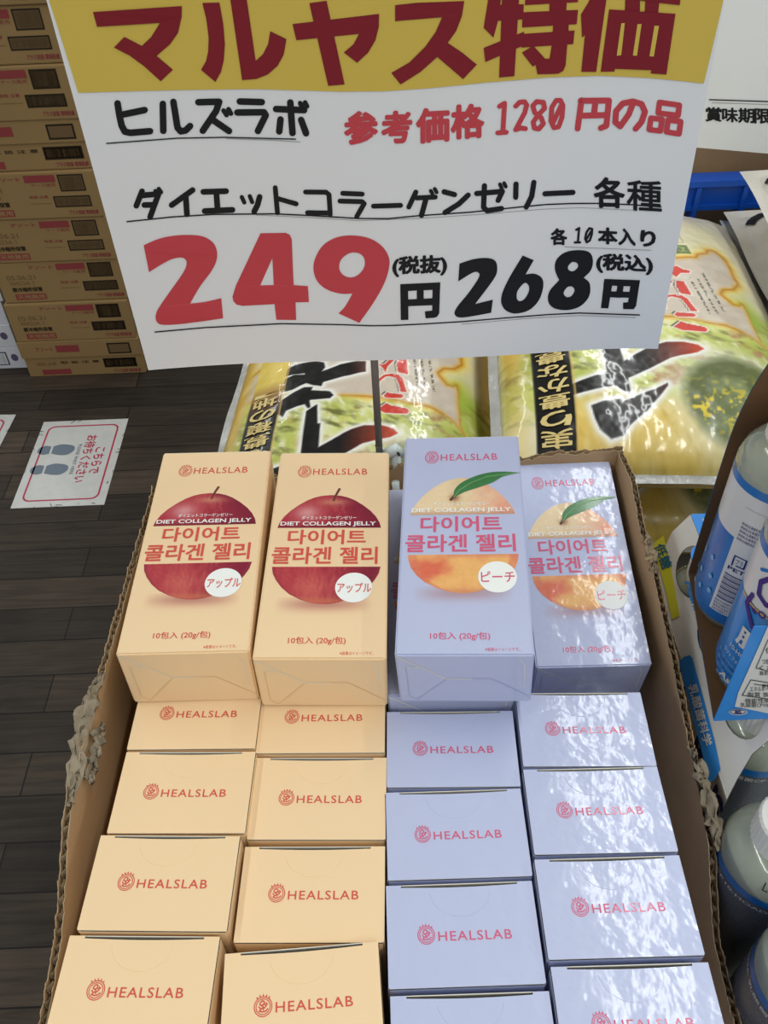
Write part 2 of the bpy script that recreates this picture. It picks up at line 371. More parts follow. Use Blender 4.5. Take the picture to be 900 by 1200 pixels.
def make_jelly_box(kind):
    """one retail box standing upright, origin at the middle of its foot, printed face towards -Y"""
    ap = kind == 'apple'
    base = M_APPLE if ap else M_PEACH; ink = M_ARED if ap else M_PRED; fm = M_FRUITA if ap else M_FRUITP
    root = empty('jelly_box', (0, 0, 0))
    # ---- body: four walls and foot, open at the top under the tuck flap
    b = MB(); x, y, z = BW/2, BD/2, BH-.0007
    bm = bmesh.new(); bmesh.ops.create_cube(bm, size=1)
    for v in bm.verts: v.co = Vector((v.co.x*BW, v.co.y*BD, (v.co.z+.5)*z))
    top = [f for f in bm.faces if f.normal.z > .9]; bmesh.ops.delete(bm, geom=top, context='FACES_ONLY')
    bmesh.ops.bevel(bm, geom=[e for e in bm.edges if len(e.link_faces) == 2], offset=.0011, segments=2, affect='EDGES')
    bm.verts.ensure_lookup_table(); bm.faces.ensure_lookup_table()
    b.add([v.co for v in bm.verts], [[v.index for v in f.verts] for f in bm.faces], base); bm.free()
    w = .0004      # wall thickness seen at the open top: pale cut edge, plus a dark sheet painting the slit's shade
    for lo, hi in (((-x+.001, y-w-.0001, z-.012), (x-.001, y-.0001, z)),):
        b.box(lo, hi, M_BOARD)
    b.add([(-x+.001, -y+.001, z-.004), (x-.001, -y+.001, z-.004), (x-.001, y-.002, z-.007), (-x+.001, y-.002, z-.007)], [(0, 1, 2, 3)], M_INSIDE)
    e = [.00016]
    def F(s, t): return (s/1000, -BD/2-e[0], t/1000)
    def put(geo, m, lay=1): e[0] = .00012*lay; b.decal(geo, F, m)
    def logo(cx=0, cy=171.7):
        for g in emblem(cx-22, cy, 5.2, 6.2): put(g, ink, 1)
        put(text('HEALSLAB', cx-15.5, cy-3.4, cx+26, cy+3.4, .006), ink, 1)
    logo()
    e[0] = .0001
    if ap:
        fT = extents([113, 118, 124, 130, 136, 141, 144, 145.6, 146.3], [37.3, 36.3, 33.6, 29.4, 23.6, 17.5, 12, 7, 1]); cf = apple_col
        fL = extents([43.6, 44.6, 47.5, 52, 58, 64, 70, 76.2], [3, 9, 16, 23.5, 29.5, 33.6, 36.4, 37.6]); lo, hi, b0, b1 = 43.6, 146.3, 76.2, 113
    else:
        fT = extents([115, 120, 126, 132, 138, 143, 147, 149.4, 150.4], [36.4, 35, 32.2, 28.4, 23.6, 18.2, 12.2, 6.5, 1]); cf = peach_col
        fL = extents([47, 48, 51, 56, 62, 68, 74, 79.1], [3, 9, 17, 25, 30.8, 34.4, 36.2, 37]); lo, hi, b0, b1 = 47, 150.4, 79.1, 115
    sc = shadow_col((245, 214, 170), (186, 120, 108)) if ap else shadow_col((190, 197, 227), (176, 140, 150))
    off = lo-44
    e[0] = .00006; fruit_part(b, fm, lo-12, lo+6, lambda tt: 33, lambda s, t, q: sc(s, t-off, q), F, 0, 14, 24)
    e[0] = .00012; fruit_part(b, fm, lo, b0, fL, cf, F, 0); fruit_part(b, fm, b1, hi, fT, cf, F, 0)
    if ap:
        put(stroke([(1.8, 140.3), (3.2, 146), (5.6, 152.6)], 1.3, w1=2.0), mat('apple stem print', (112, 52, 44), .5), 2)
    else:
        lf = smooth_loop([(-6, 131, 1), (-5.6, 138), (-1, 145), (7, 150.5), (17, 154.6), (28, 156), (42, 154.6, 1), (30, 151.2), (22, 145.4), (12, 140.6), (2, 136.4)])
        put(poly(lf), mat('printed leaf', (58, 122, 66), .4, coat=.3, var=(300, .12)), 2)
        put(stroke([(-6, 131), (-2, 138), (6, 145), (18, 151), (40, 154.4)], .7), mat('printed leaf rib', (116, 168, 110), .4), 3)
        put(stroke([(-8, 129), (-5.4, 132.4)], 2.2), mat('peach stem print', (96, 62, 44), .5), 2)
    dy = 0 if ap else 2.2
    put(text('DIET COLLAGEN JELLY', -35.5, 113.9+dy, 33.6, 119.0+dy, .022), M_WHITEP, 3)
    put(text('ダイエットコラーゲンゼリー', -20.5, 121.0+dy, 19.3, 124.6+dy, .012), M_WHITEP, 3)
    put(text('다이어트', -29, 97+dy, 26.8, 111+dy, .022), ink, 2)
    put(text('콜라겐 젤리', -38.8, 78.6+dy*1.2, 35.4, 94.6+dy, .020), ink, 2)
    put(disc(19.7 if ap else 22.3, 57.7+dy, 12.6, 12.9, 36), M_WHITEP, 3)
    if ap: put(text('アップル', 8.6, 53, 31.6, 61.7, .012), ink, 4)
    else: put(text('ピーチ', 11.6, 55.4, 33.6, 64.4, .012), ink, 4)
    put(text('10包入 (20g/包)', -21, 10.6, 16.2, 17, .012), ink, 1)
    put(text('※画像はイメージです。', 12.8, 2.9, 34, 5.6), ink, 1)
    b.build('box_body', root, weld=False)
    # ---- tuck flap closing the top, notched at the back where it tucks in
    b = MB(); z0, z1 = BH-.0007, BH
    n = 14; bow = [(.0335-.067*i/n, BD/2-.0017-.0007*math.sin(math.pi*i/n)) for i in range(n+1)]
    out = [(-x+.0004, -y+.0004), (x-.0004, -y+.0004), (x-.0004, y-.0003), (.0335, y-.0003)]+bow+[(-.0335, y-.0003), (-x+.0004, y-.0003)]
    out = [(-x+.0004, -y+.0012), (-x+.0012, -y+.0004), (x-.0012, -y+.0004), (x-.0004, -y+.0012)]+out[2:]
    v, f = poly(out); k = len(out)
    b.add([(p[0], p[1], z1) for p in v], f, base); b.add([(p[0], p[1], z0) for p in v], f, M_INSIDE)
    b.add([(p[0], p[1], z0) for p in out]+[(p[0], p[1], z1) for p in out], [(i, (i+1) % k, k+(i+1) % k, k+i) for i in range(k)], M_BOARD)
    TF = lambda s, t: (s/1000, t/1000, BH+.00016)
    for g in emblem(-20.4, -.5, 4.9, 5.0): b.decal(g, TF, ink)
    b.decal(text('HEALSLAB', -13.8, -3.9, 27, 1.2, .006), TF, ink)
    arc = [(.0175*math.cos(a), .0245+.0155*math.sin(a), BH+.00002) for a in np.linspace(math.pi*1.04, math.pi*1.96, 26)]
    b.tube(arc, .00012, base, 6)
    b.build('top_flap', root, weld=False)
    # ---- snap-lock foot
    b = MB(); FT = lambda s, t: (s/1000, -t/1000, -.0002)
    for g, m in ((stroke([(-42, 27), (-11, .6), (5, .9)], .75, cap=False), M_BOARD), (stroke([(-36.5, 14), (-28, 14)], .6, cap=False), M_BOARD),
                 (stroke([(34, 24), (37, 17), (37.4, -10)], .5), M_BOARD)):
        b.decal(g, FT, m)
    crease = mat('apricot crease', (226, 190, 140), .55) if ap else mat('lavender crease', (172, 178, 212), .4)
    for g in (stroke([(5, .9), (17, 1), (41, -20)], .5), stroke([(-11, .6), (-31, -25)], .5), stroke([(-36.5, 14), (-36, -20), (-31, -25)], .4)): b.decal(g, FT, crease)
    b.build('bottom_flap', root, weld=False)
    return root
PROTO = {'apple': make_jelly_box('apple'), 'peach': make_jelly_box('peach')}
_used = set()
def jelly(kind, loc, rot, label, group):
    o = PROTO[kind] if kind not in _used else copy_tree(PROTO[kind]); _used.add(kind)
    o.location = (loc[0], loc[1], loc[2]+EYE); o.rotation_euler = rot; tag(o, label, 'box', group); return o
R = math.radians
TOPZ = -.511
def upright(kind, x, y, dz, yaw, label): jelly(kind, (x, y, TOPZ+dz-BH), (0, 0, R(yaw)), label, f'{"apricot" if kind == "apple" else "lavender"} jelly boxes standing in the carton')
rows = ['front row', 'second row from front', 'third row from front', 'fourth row under the lying boxes']
for col, kind, nm, pos in (
    (0, 'apple', 'left column of apricot boxes', [(-.1441, .1585, .002, -2.66), (-.1376, .2152, .004, -2.77), (-.1327, .2725, .0016, -2.4), (-.1312, .330, .0006, -2.0)]),
    (1, 'apple', 'right column of apricot boxes', [(-.0540, .1493, .001, 2.28), (-.0507, .2080, -.003, -2.17), (-.0481, .2674, -.0037, -2.5), (-.0470, .3248, -.002, -2.2)]),
    (2, 'peach', 'left column of lavender boxes', [(.0346, .1232, -.0008, -.4), (.0342, .1817, -.0011, -.3), (.0357, .2398, -.0019, -.56), (.0376, .2978, -.0032, -2.04)]),
    (3, 'peach', 'right column of lavender boxes', [(.1211, .1333, .0023, -.6), (.1211, .1917, .0026, -.6), (.1228, .2500, .0005, -1.1), (.1252, .3071, -.0013, -2.44)])):
    for k, (x, y, dz, yaw) in enumerate(pos):
        upright(kind, x, y, dz, yaw, f'upright jelly box in the {nm}, {rows[k] if not (k == 3 and kind == "peach") else "fourth row from front"}')
def lying(kind, x, y, z, yaw, pit, rol, label, group):
    """printed face up, foot towards the viewer; (x,y,z) = middle of the near edge of the printed face"""
    Mx = Matrix.Rotation(R(yaw), 3, 'Z') @ Matrix.Rotation(R(pit), 3, 'X') @ Matrix.Rotation(R(rol), 3, 'Y')
    Mb = Mx @ Matrix.Rotation(-math.pi/2, 3, 'X'); p = Vector((x, y, z)) - Mb @ Vector((0, -BD/2, 0))
    jelly(kind, p, Mb.to_euler(), label, group)
lying('apple', -.1318, .3384, -.4545, -.6, .4, .8, 'leftmost jelly box lying face up, showing a red apple', 'jelly boxes lying face up')
lying('apple', -.0447, .3309, -.4565, -2.4, 1.2, .73, 'apple jelly box lying face up, second from left beside the lavender boxes', 'jelly boxes lying face up')
lying('peach', .0452, .3184, -.4417, -4.64, 3.3, -2.6, 'peach jelly box lying face up, highest of the display, overlapping its right neighbour', 'jelly boxes lying face up')
lying('peach', .1500, .3765, -.5425, -1.32, 9.0, -.8, 'rightmost peach jelly box lying face up, sunk low with a bright glare', 'jelly boxes lying face up')
lying('peach', .0400, .3300, -.5010, -1.0, 2.0, -.5, 'mostly hidden lavender jelly box lying under the highest peach box', 'jelly boxes lying face up')
# boxes that carry the lying ones
upright('apple', -.1305, .450, -.001, -1.0, 'hidden apricot box standing under the far end of the leftmost lying box')
upright('apple', -.0420, .450, -.002, -1.0, 'hidden apricot box standing under the second lying apple box')
lying('peach', .040, .345, -.5575, 0, 0, 0, 'hidden lavender box lowest but one under the highest peach box', 'jelly boxes lying face up')
lying('peach', .040, .345, -.6140, 0, 0, 0, 'hidden lavender box flat under the two stacked lavender ones', 'jelly boxes lying face up')
lying('peach', .1290, .360, -.6140, 0, 0, 0, 'hidden lavender box flat under the rightmost peach box', 'jelly boxes lying face up')

# ================================================================ the display carton
def carton():
    root = empty('display_carton', (0, .33, TZ), label='open brown corrugated carton with torn rim holding the jelly boxes', cat='carton')
    O = np.array([0, .33, TZ]); TH = .0048
    def wall(name, p0, p1, nrm, rim, seed, slope=0):
        p0 = np.array(p0, float); p1 = np.array(p1, float); nrm = np.array(nrm, float); L = np.linalg.norm(p1-p0); n = int(L/.0018)
        s = np.linspace(0, 1, n); base = p0[None]+(p1-p0)[None]*s[:, None]
        rz = np.interp(s, [q[0] for q in rim], [q[1] for q in rim])
        j1 = (fbm(s*L*260, s*0, seed)-.5)*.0062; j2 = (fbm(s*L*300, s*0+5, seed+9)-.5)*.0075; j3 = (fbm(s*L*220, s*0+9, seed+19)-.5)*.006
        wob = (vnoise(s*L*18, s*0, seed+30)-.5)*.003
        b = MB()
        def sheet(off, jag, m, th=.0006):
            q = base+nrm[None, :2]*(off+wob)[:, None]; zt = rz+jag; hs = np.linspace(0, 1, 6)
            for o2 in (0, th):
                P = np.array([[(q[i, 0]+nrm[0]*o2-O[0], q[i, 1]+nrm[1]*o2-O[1], (TZ+(zt[i]-TZ)*h)-O[2]) for h in hs] for i in range(n)]); b.grid(P, m)
            P = np.array([[(q[i, 0]+nrm[0]*o2-O[0], q[i, 1]+nrm[1]*o2-O[1], zt[i]-O[2]) for o2 in (0, th)] for i in range(n)]); b.grid(P, M_KRAFT_EDGE)
        sheet(np.zeros(n), j1, M_KRAFT); sheet(np.full(n, TH-.0006), j2, M_KRAFT)
        ph = s*L/.0072*2*math.pi; off = TH/2+(TH/2-.0009)*np.sin(ph); q = base+nrm[None, :2]*(off+wob)[:, None]; zt = rz+j3-.0008
        P = np.array([[(q[i, 0]-O[0], q[i, 1]-O[1], z-O[2]) for z in (zt[i]-.03, zt[i])] for i in range(n)]); b.grid(P, M_KRAFT_EDGE)
        P = np.array([[(q[i, 0]+nrm[0]*.0005-O[0], q[i, 1]+nrm[1]*.0005-O[1], z-O[2]) for z in (zt[i]-.03, zt[i])] for i in range(n)]); b.grid(P, M_KRAFT_EDGE)
        return b.build(name, root, weld=False)
    y0, y1 = .088, .566
    f = lambda y: (y-y0)/(y1-y0)
    wall('side_wall', (-.197, y0), (-.197, y1), (-1, 0), [(0, -.545), (f(.194), -.532), (f(.236), -.511), (f(.27), -.497), (f(.306), -.492), (f(.357), -.5), (f(.393), -.504), (f(.485), -.516), (1, -.519)], 3)
    wall('side_wall', (.203, y0), (.203, y1), (1, 0), [(0, -.62), (f(.204), -.612), (f(.226), -.592), (f(.246), -.571), (f(.27), -.56), (f(.297), -.552), (f(.357), -.538), (f(.434), -.515), (f(.528), -.497), (1, -.503)], 5)
    wall('back_wall', (-.197, y1), (.2075, y1), (0, 1), [(0, -.519), (.35, -.515), (.5, -.512), (.53, -.507), (.78, -.508), (.85, -.503), (1, -.501)], 8)
    wall('front_wall', (-.2, y0), (.2075, y0), (0, -1), [(0, -.545), (1, -.62)], 11)
    b = MB(); b.box((-.2, y0-.33, 0), (.206, y1-.33, .004), M_KRAFT); b.build('carton_floor', root)
    # crumpled torn liner hanging over the left and right rims
    def crumple(name, path, w0, seed, m, out, drop):
        n, k = len(path)*7, 9; t = np.linspace(0, len(path)-1, n); P = np.zeros((n, k, 3)); p = np.array(path, float)
        c = np.stack([np.interp(t, range(len(path)), p[:, i]) for i in range(3)], 1); ww = np.interp(t, range(len(path)), w0)
        for i in range(n):
            for j in range(k):
                u = j/(k-1)-.5; a = vnoise(np.array(i*.5), np.array(j*.8), seed); a2 = vnoise(np.array(i*.45+7), np.array(j*.7), seed+3); a3 = vnoise(np.array(i*.6+3), np.array(j*.9+4), seed+5)
                P[i, j] = c[i]+np.array([out*u*ww[i]+(a-.5)*.006, (a2-.5)*.006, drop*abs(u)*ww[i]+(a3-.5)*.008])
        b = MB(); b.grid(P-O, m); b.grid(P-O+np.array([0, 0, -.0006]), m); o = b.build(name, root, weld=False, smooth=True); return o
    crumple('torn_liner', [(-.199, .36, -.500), (-.200, .335, -.494), (-.2, .31, -.490), (-.199, .285, -.492), (-.199, .262, -.500)], [.002, .009, .012, .010, .003], 41, M_KRAFT_GREY, 1, -.5)
    crumple('torn_liner', [(-.192, .318, -.503), (-.190, .305, -.500), (-.191, .292, -.502), (-.193, .28, -.510)], [.003, .009, .009, .003], 47, M_KRAFT_GREY, .9, .6)
    crumple('torn_liner', [(.206, .31, -.550), (.207, .296, -.548), (.208, .28, -.552), (.2085, .262, -.556), (.208, .245, -.565)], [.003, .007, .010, .009, .004], 53, M_KRAFT_GREY, 1, -.4)
    crumple('torn_liner', [(.2045, .47, -.505), (.2045, .455, -.506), (.2045, .44, -.511)], [.002, .007, .003], 59, M_KRAFT_EDGE, 1, -.4)
carton()

# ================================================================ the price sign
SY = .567
def sign():
    root = empty('price_sign', (-.001, .585, -.51), label='large yellow and white price sign on a thin metal pole', cat='sign')
    O = np.array([-.001, .585, -.51])
    bend = lambda x: -.0035*math.cos((x-.06)*17)-.004*max(0, (x-.15)/.06)**2
    b = MB()
    xl, xr, zt, zb = -.1795, .2145, -.115, -.3985
    nx, nz = 60, 20
    def edge(u, z):
        k = (z-zb)/(zt-zb); return (-.1785+(-.181+.1785)*k)*(1-u)+(.2165+(.2085-.2165)*k)*u
    zlow = lambda u: -.399+.003*u+.002*math.sin(u*3.1)
    for d, m in ((0, M_PAPER), (.0005, M_PAPER)):
        P = np.array([[(edge(i/nx, zlow(i/nx)+(zt-zlow(i/nx))*j/nz), 0, zlow(i/nx)+(zt-zlow(i/nx))*j/nz) for j in range(nz+1)] for i in range(nx+1)])
        for i in range(nx+1):
            for j in range(nz+1): P[i, j, 1] = SY+bend(P[i, j, 0])+d
        b.grid(P-O, m)
    lay = [.0003]
    def F(px, py):
        q = at_y(px, py, SY); return (q[0]-O[0], SY+bend(q[0])-lay[0]-O[1], q[2]-O[2])
    F.flip = True
    def put(geo, m, l=1): lay[0] = .0004*l; b.decal(geo, F, m)
    # yellow head field with its dipping lower edge
    bx = [(91, 110), (130, 109.5), (200, 108), (300, 105.5), (400, 106.5), (450, 105), (500, 101), (570, 94), (640, 89), (700, 88), (760, 91.5), (824, 97)]
    P = []; lay[0] = .0004
    for px, py in [(np.interp(t, range(12), [q[0] for q in bx]), np.interp(t, range(12), [q[1] for q in bx])) for t in np.linspace(0, 11, 67)]:
        q = at_y(px, py, SY); P.append([(q[0]+(edge((px-91)/733., z)-q[0])*(z-q[2])/(zt-q[2])*1.0-O[0], SY+bend(q[0])-.0004-O[1], z-O[2]) for z in np.linspace(q[2], zt-.0005, 8)])
    b.grid(np.array(P), M_YEL)
    def cp(x0, y0, k, pts): return [((x0+p[0]*k, y0+p[1]*k)+tuple(p[2:])) for p in pts]
    K = .26667
    for pts in ([(30, 58), (422, 32), (421, 80), (405, 150), (370, 200), (310, 252), (382, 313), (328, 364), (255, 298), (190, 250), (122, 215), (168, 168), (245, 208), (285, 170), (325, 107), (48, 123)],
                [(512, 18), (588, 15), (605, 110), (612, 200), (607, 270), (595, 320), (570, 366), (506, 313), (528, 275), (538, 230), (540, 170), (530, 90)],
                [(633, -20), (706, -20), (748, 270), (780, 240), (803, 195), (812, 138), (884, 172), (872, 240), (845, 290), (800, 330), (750, 350), (688, 356)]):
        put(poly(cp(100, 0, K, pts)), M_DRED, 2)
    for pts in ([(122, 12), (198, 0), (277, 366), (205, 374)], [(48, 105), (428, 54), (427, 110), (412, 170), (380, 225), (332, 270), (273, 226), (315, 190), (340, 143), (65, 176)],
                [(498, 15), (590, 4), (800, -5), (790, 60), (765, 125), (728, 178), (790, 220), (855, 273), (795, 337), (735, 285), (682, 240), (610, 305), (522, 362), (481, 312), (560, 265), (630, 195), (675, 130), (703, 66), (498, 85)]):
        put(poly(cp(330, 0, K, pts)), M_DRED, 2)
    tk = [[(103, -30), (178, -30), (157, 325), (90, 330)], [(55, 12), (198, 10), (195, 76), (85, 82)], [(45, -30), (100, -30), (85, 82), (65, 155), (22, 112)], [(22, 200), (200, 130), (195, 192), (30, 262)],
          [(193, 45), (437, 38), (431, 101), (190, 112)], [(205, -30), (440, -35), (436, 4), (203, 14)], [(312, -30), (388, -30), (385, 50), (310, 50)], [(190, 140), (422, 128), (416, 188), (188, 200)], [(328, 95), (396, 95), (395, 135), (325, 135)],
          [(322, 185), (390, 185), (383, 280), (372, 305), (350, 317), (258, 318), (250, 272), (292, 250), (312, 250)], [(190, 222), (240, 192), (292, 250), (238, 284)],
          [(500, -30), (566, -30), (545, 120), (518, 312), (452, 310), (468, 150), (455, 160), (450, 58), (480, 10)],
          [(575, 38), (868, 60), (828, 327), (760, 322), (762, 308), (600, 300), (600, 312), (538, 312)], [(648, -30), (712, -30), (712, 50), (645, 50)], [(737, -30), (800, -30), (792, 60), (733, 60)], [(560, -40), (892, -30), (887, 22), (792, 12), (600, -15)]]
    for pts in tk: put(poly(cp(560, 0, K, pts)), M_DRED, 2)
    for pts in ([(628, 100), (644, 98), (628, 240), (608, 242)], [(700, 104), (718, 104), (698, 243), (680, 242)], [(775, 112), (795, 112), (772, 247), (753, 246)]): put(poly(cp(560, 0, K, pts)), M_YEL, 3)
    # hand-style katakana
    def strokes(x0, y0, k, w, L, m=M_BLK):
        for s in L:
            ww = w*.72 if len(s) == 2 and math.dist(s[0], s[1]) < w*1.5 else w
            put(stroke(cp(x0, y0, k, s), ww*k), m, 1)
    strokes(120, 110, .2889, 27, [[(58, 45), (66, 95), (75, 135), (88, 160), (110, 165), (190, 159)], [(82, 90), (168, 73)], [(242, 48), (244, 158)], [(285, 40), (302, 145), (315, 160), (335, 156), (353, 138)],
        [(387, 41), (472, 38), (460, 75), (405, 157)], [(445, 112), (512, 157)], [(490, 74), (502, 92)], [(510, 68), (520, 86)], [(556, 36), (646, 37)], [(546, 81), (655, 78), (662, 90), (630, 155)],
        [(704, 64), (818, 66)], [(762, 36), (771, 160)], [(722, 106), (717, 155)], [(806, 106), (826, 160)], [(802, 38), (810, 54)], [(822, 35), (830, 50)]])
    strokes(140, 190, .2, 34, [[(128, 182), (95, 266)], [(125, 206), (225, 198), (176, 332)], [(142, 262), (195, 262)], [(206, 180), (216, 200)], [(226, 168), (240, 188)], [(425, 176), (302, 264)], [(385, 215), (392, 318)],
        [(488, 186), (622, 181)], [(565, 186), (572, 290)], [(496, 299), (660, 290)], [(715, 214), (730, 246)], [(762, 208), (776, 243)], [(820, 211), (808, 258), (788, 298)]])
    strokes(320, 180, .2, 29, [[(12, 205), (25, 352)], [(30, 270), (135, 297)], [(190, 226), (310, 224), (328, 238), (335, 353)], [(202, 347), (320, 346)], [(408, 228), (522, 230)], [(392, 274), (520, 274), (534, 285), (490, 363)], [(588, 299), (746, 291)], [(835, 212), (794, 300)], [(840, 246), (948, 240)]])
    strokes(490, 180, .2, 31, [[(45, 248), (18, 348)], [(72, 204), (82, 222)], [(95, 192), (106, 212)], [(150, 209), (210, 225)], [(290, 228), (235, 280), (155, 330)], [(340, 219), (490, 208), (465, 260)], [(385, 174), (380, 300), (400, 320), (485, 308)],
        [(476, 166), (486, 190)], [(500, 160), (510, 180)], [(570, 166), (568, 243)], [(675, 158), (662, 240), (630, 302)], [(740, 226), (905, 222)]])
    T = lambda s, x0, y0, x1, y1, bold, m, slope=0, shear=0: put(text(s, x0, y0, x1, y1, bold, slope, shear), m, 1)
    # text() grows upward with larger y, pixels grow downward: feet at the larger pixel row
    T('各', 695.5, 244, 732.5, 207.5, .032, M_BLK, .04); T('種', 734.5, 247.6, 775.5, 211.5, .018, M_BLK, .04)
    for ch, x0, y0, x1, y1 in (('参', 403, 168, 443, 128.5), ('考', 446.5, 166, 483, 127.5), ('価', 487, 165, 526.5, 123.5), ('格', 527.5, 160, 567, 119)): T(ch, x0, y0, x1, y1, .044, M_RED, -.06)
    strokes(580, 114, 1, 6.2, [[(584, 121), (590, 118), (589, 153)], [(583, 153), (596, 152)]] and [], M_RED)
    for s in ([(584.5, 122), (590.5, 118.5), (588.5, 152.5)], [(582.5, 153), (592.5, 152.4)], [(603.5, 122), (608, 117.5), (614, 117), (616.5, 121), (614, 130), (603.5, 149.5), (609, 147.5), (615, 148.5)],
              [(628, 117), (623.5, 122), (626, 130), (633.5, 136), (636, 143), (631, 149), (625.5, 148), (624, 141), (630.5, 132), (637.5, 125), (636, 118), (628, 117)], [(651, 116), (646, 124), (645, 140), (648.5, 148), (654, 147), (658, 136), (659, 122), (656, 116), (651, 116)], [(657.5, 121), (647, 143)]):
        put(stroke(s, 5.7), M_RED, 1)
    for s in ([(681, 116.5), (676.5, 149.5)], [(680, 117), (713.5, 117.5), (710.5, 147), (704, 149.5)], [(697.5, 118), (696, 133)], [(681, 134.5), (711, 134.5)],
              [(742, 121), (737, 134), (727, 148), (721, 143), (722, 130), (730, 121), (742, 119), (752, 122), (756, 131), (752, 143), (745, 151)]): put(stroke(s, 7.0), M_RED, 1)
    for s in ([(773, 120), (796, 123), (794.5, 135), (771.5, 132.5), (773, 120)], [(763, 138.5), (776, 140), (774, 153.5), (761, 152), (763, 138.5)], [(783, 140.5), (797.5, 142), (795.5, 156.5), (781, 154.5), (783, 140.5)]): put(stroke(s, 6.4), M_RED, 1)
    put(poly(smooth_loop(cp(160, 260, .2, [(38, 148, 1), (130, 110), (230, 92), (330, 90), (400, 103), (450, 140), (470, 195), (462, 250), (430, 310), (370, 390), (310, 492, 1), (400, 482), (494, 460, 1), (505, 578, 1), (400, 594), (250, 612), (150, 614), (115, 595), (110, 555), (130, 510), (200, 410), (270, 310), (290, 260), (282, 232), (255, 222), (200, 232), (130, 268), (70, 305, 1)]))), M_RED, 1)
    put(poly([(305, 275), (334.7, 273.8), (339.5, 276), (341.8, 281), (344, 335.1), (360.8, 335.8), (362, 354.5), (346.3, 355.2), (347, 376), (323.6, 376.4), (321.6, 358), (284, 360.8), (277, 359.5), (273, 355.5), (272, 350), (276, 337)], [[(319, 304), (320.6, 335.6), (304.6, 336.4)]]), M_RED, 1)
    put(poly(smooth_loop(cp(330, 260, .2333, [(160, 240), (170, 180), (210, 115), (280, 74), (360, 63), (440, 75), (500, 110), (535, 160), (540, 215), (515, 300), (460, 400), (390, 502, 1), (286, 457, 1), (320, 420), (356, 355, 1), (300, 358), (230, 340), (180, 300)])),
        [smooth_loop(cp(330, 260, .2333, [(289, 225), (300, 185), (340, 153), (385, 151), (414, 175), (415, 220), (385, 260), (345, 275), (305, 260)]))]), M_RED, 1)
    put(poly(smooth_loop(cp(520, 260, .2889, [(62, 158, 1), (120, 140), (175, 136), (208, 150), (214, 190), (195, 230), (125, 322, 1), (197, 305, 1), (190, 358, 1), (110, 372), (60, 376), (42, 360), (55, 330), (100, 275), (140, 215), (138, 195), (115, 195), (57, 230, 1)]))), M_BLK, 1)
    put(poly(smooth_loop(cp(520, 260, .2889, [(318, 128, 1), (363, 148, 1), (330, 205, 1), (365, 203), (395, 220), (402, 255), (385, 310), (345, 350), (290, 363), (250, 350), (232, 320), (235, 280), (265, 215)])), [smooth_loop(cp(520, 260, .2889, [(325, 240), (342, 250), (343, 275), (325, 305), (305, 313), (294, 300), (298, 270)]))]), M_BLK, 1)
    put(poly(smooth_loop(cp(520, 260, .2889, [(450, 190), (455, 150), (490, 120), (545, 112), (590, 122), (605, 155), (597, 195), (568, 225, 1), (592, 250), (590, 300), (555, 340), (500, 355), (445, 345), (422, 315), (428, 275), (467, 232, 1)])),
        [smooth_loop(cp(520, 260, .2889, [(503, 178), (520, 160), (540, 165), (543, 182), (525, 197), (507, 193)])), smooth_loop(cp(520, 260, .2889, [(485, 285), (500, 262), (520, 260), (530, 275), (518, 297), (498, 302)]))]), M_BLK, 1)
    T('(税抜)', 459.5, 321, 523.5, 296.5, 0.044, M_BLK, -.05); T('(税込)', 698.5, 321, 765, 297.8, 0.044, M_BLK, .04)
    for (x0, y0), k in (((330, 260), .2333), ((0, 0), 0)):
        if k:
            for pts in ([(595, 302), (634, 300), (636, 480), (598, 482)], [(595, 302), (795, 290), (794, 326), (596, 338)], [(757, 294), (795, 290), (790, 445), (780, 462), (765, 468), (722, 471), (718, 436), (755, 432)], [(678, 300), (712, 298), (712, 400), (678, 402)], [(630, 378), (760, 370), (758, 405), (630, 412)]):
                put(poly(cp(x0, y0, k, pts)), M_BLK, 1)
    for pts in ([(652, 232), (688, 233), (668, 352), (638, 350)], [(652, 232), (796, 236), (792, 262), (648, 258)], [(760, 236), (796, 236), (780, 340), (770, 354), (728, 354), (728, 328), (748, 326)], [(708, 236), (733, 236), (724, 308), (698, 308)], [(660, 282), (765, 284), (762, 308), (656, 306)]): put(poly(cp(520, 260, .2889, pts)), M_BLK, 1)
    T('各', 644.5, 286, 664.5, 266, .044, M_BLK, .03); T('本', 700.5, 286.5, 724, 266.6, .044, M_BLK, .06); T('入', 724.5, 288, 745.2, 268, .042, M_BLK, .06); T('り', 750.2, 289, 768.5, 269.5, .044, M_BLK, 0)
    for s in ([(675, 268.5), (678.5, 266.5), (677, 283)], [(673.5, 283.3), (679.5, 283.3)], [(690.5, 267), (687, 272), (685.6, 279), (687.5, 283.5), (691, 281.5), (693.6, 274), (693.8, 268), (690.5, 267)], [(692.8, 270.5), (687, 280)]): put(stroke(s, 2.7), M_BLK, 1)
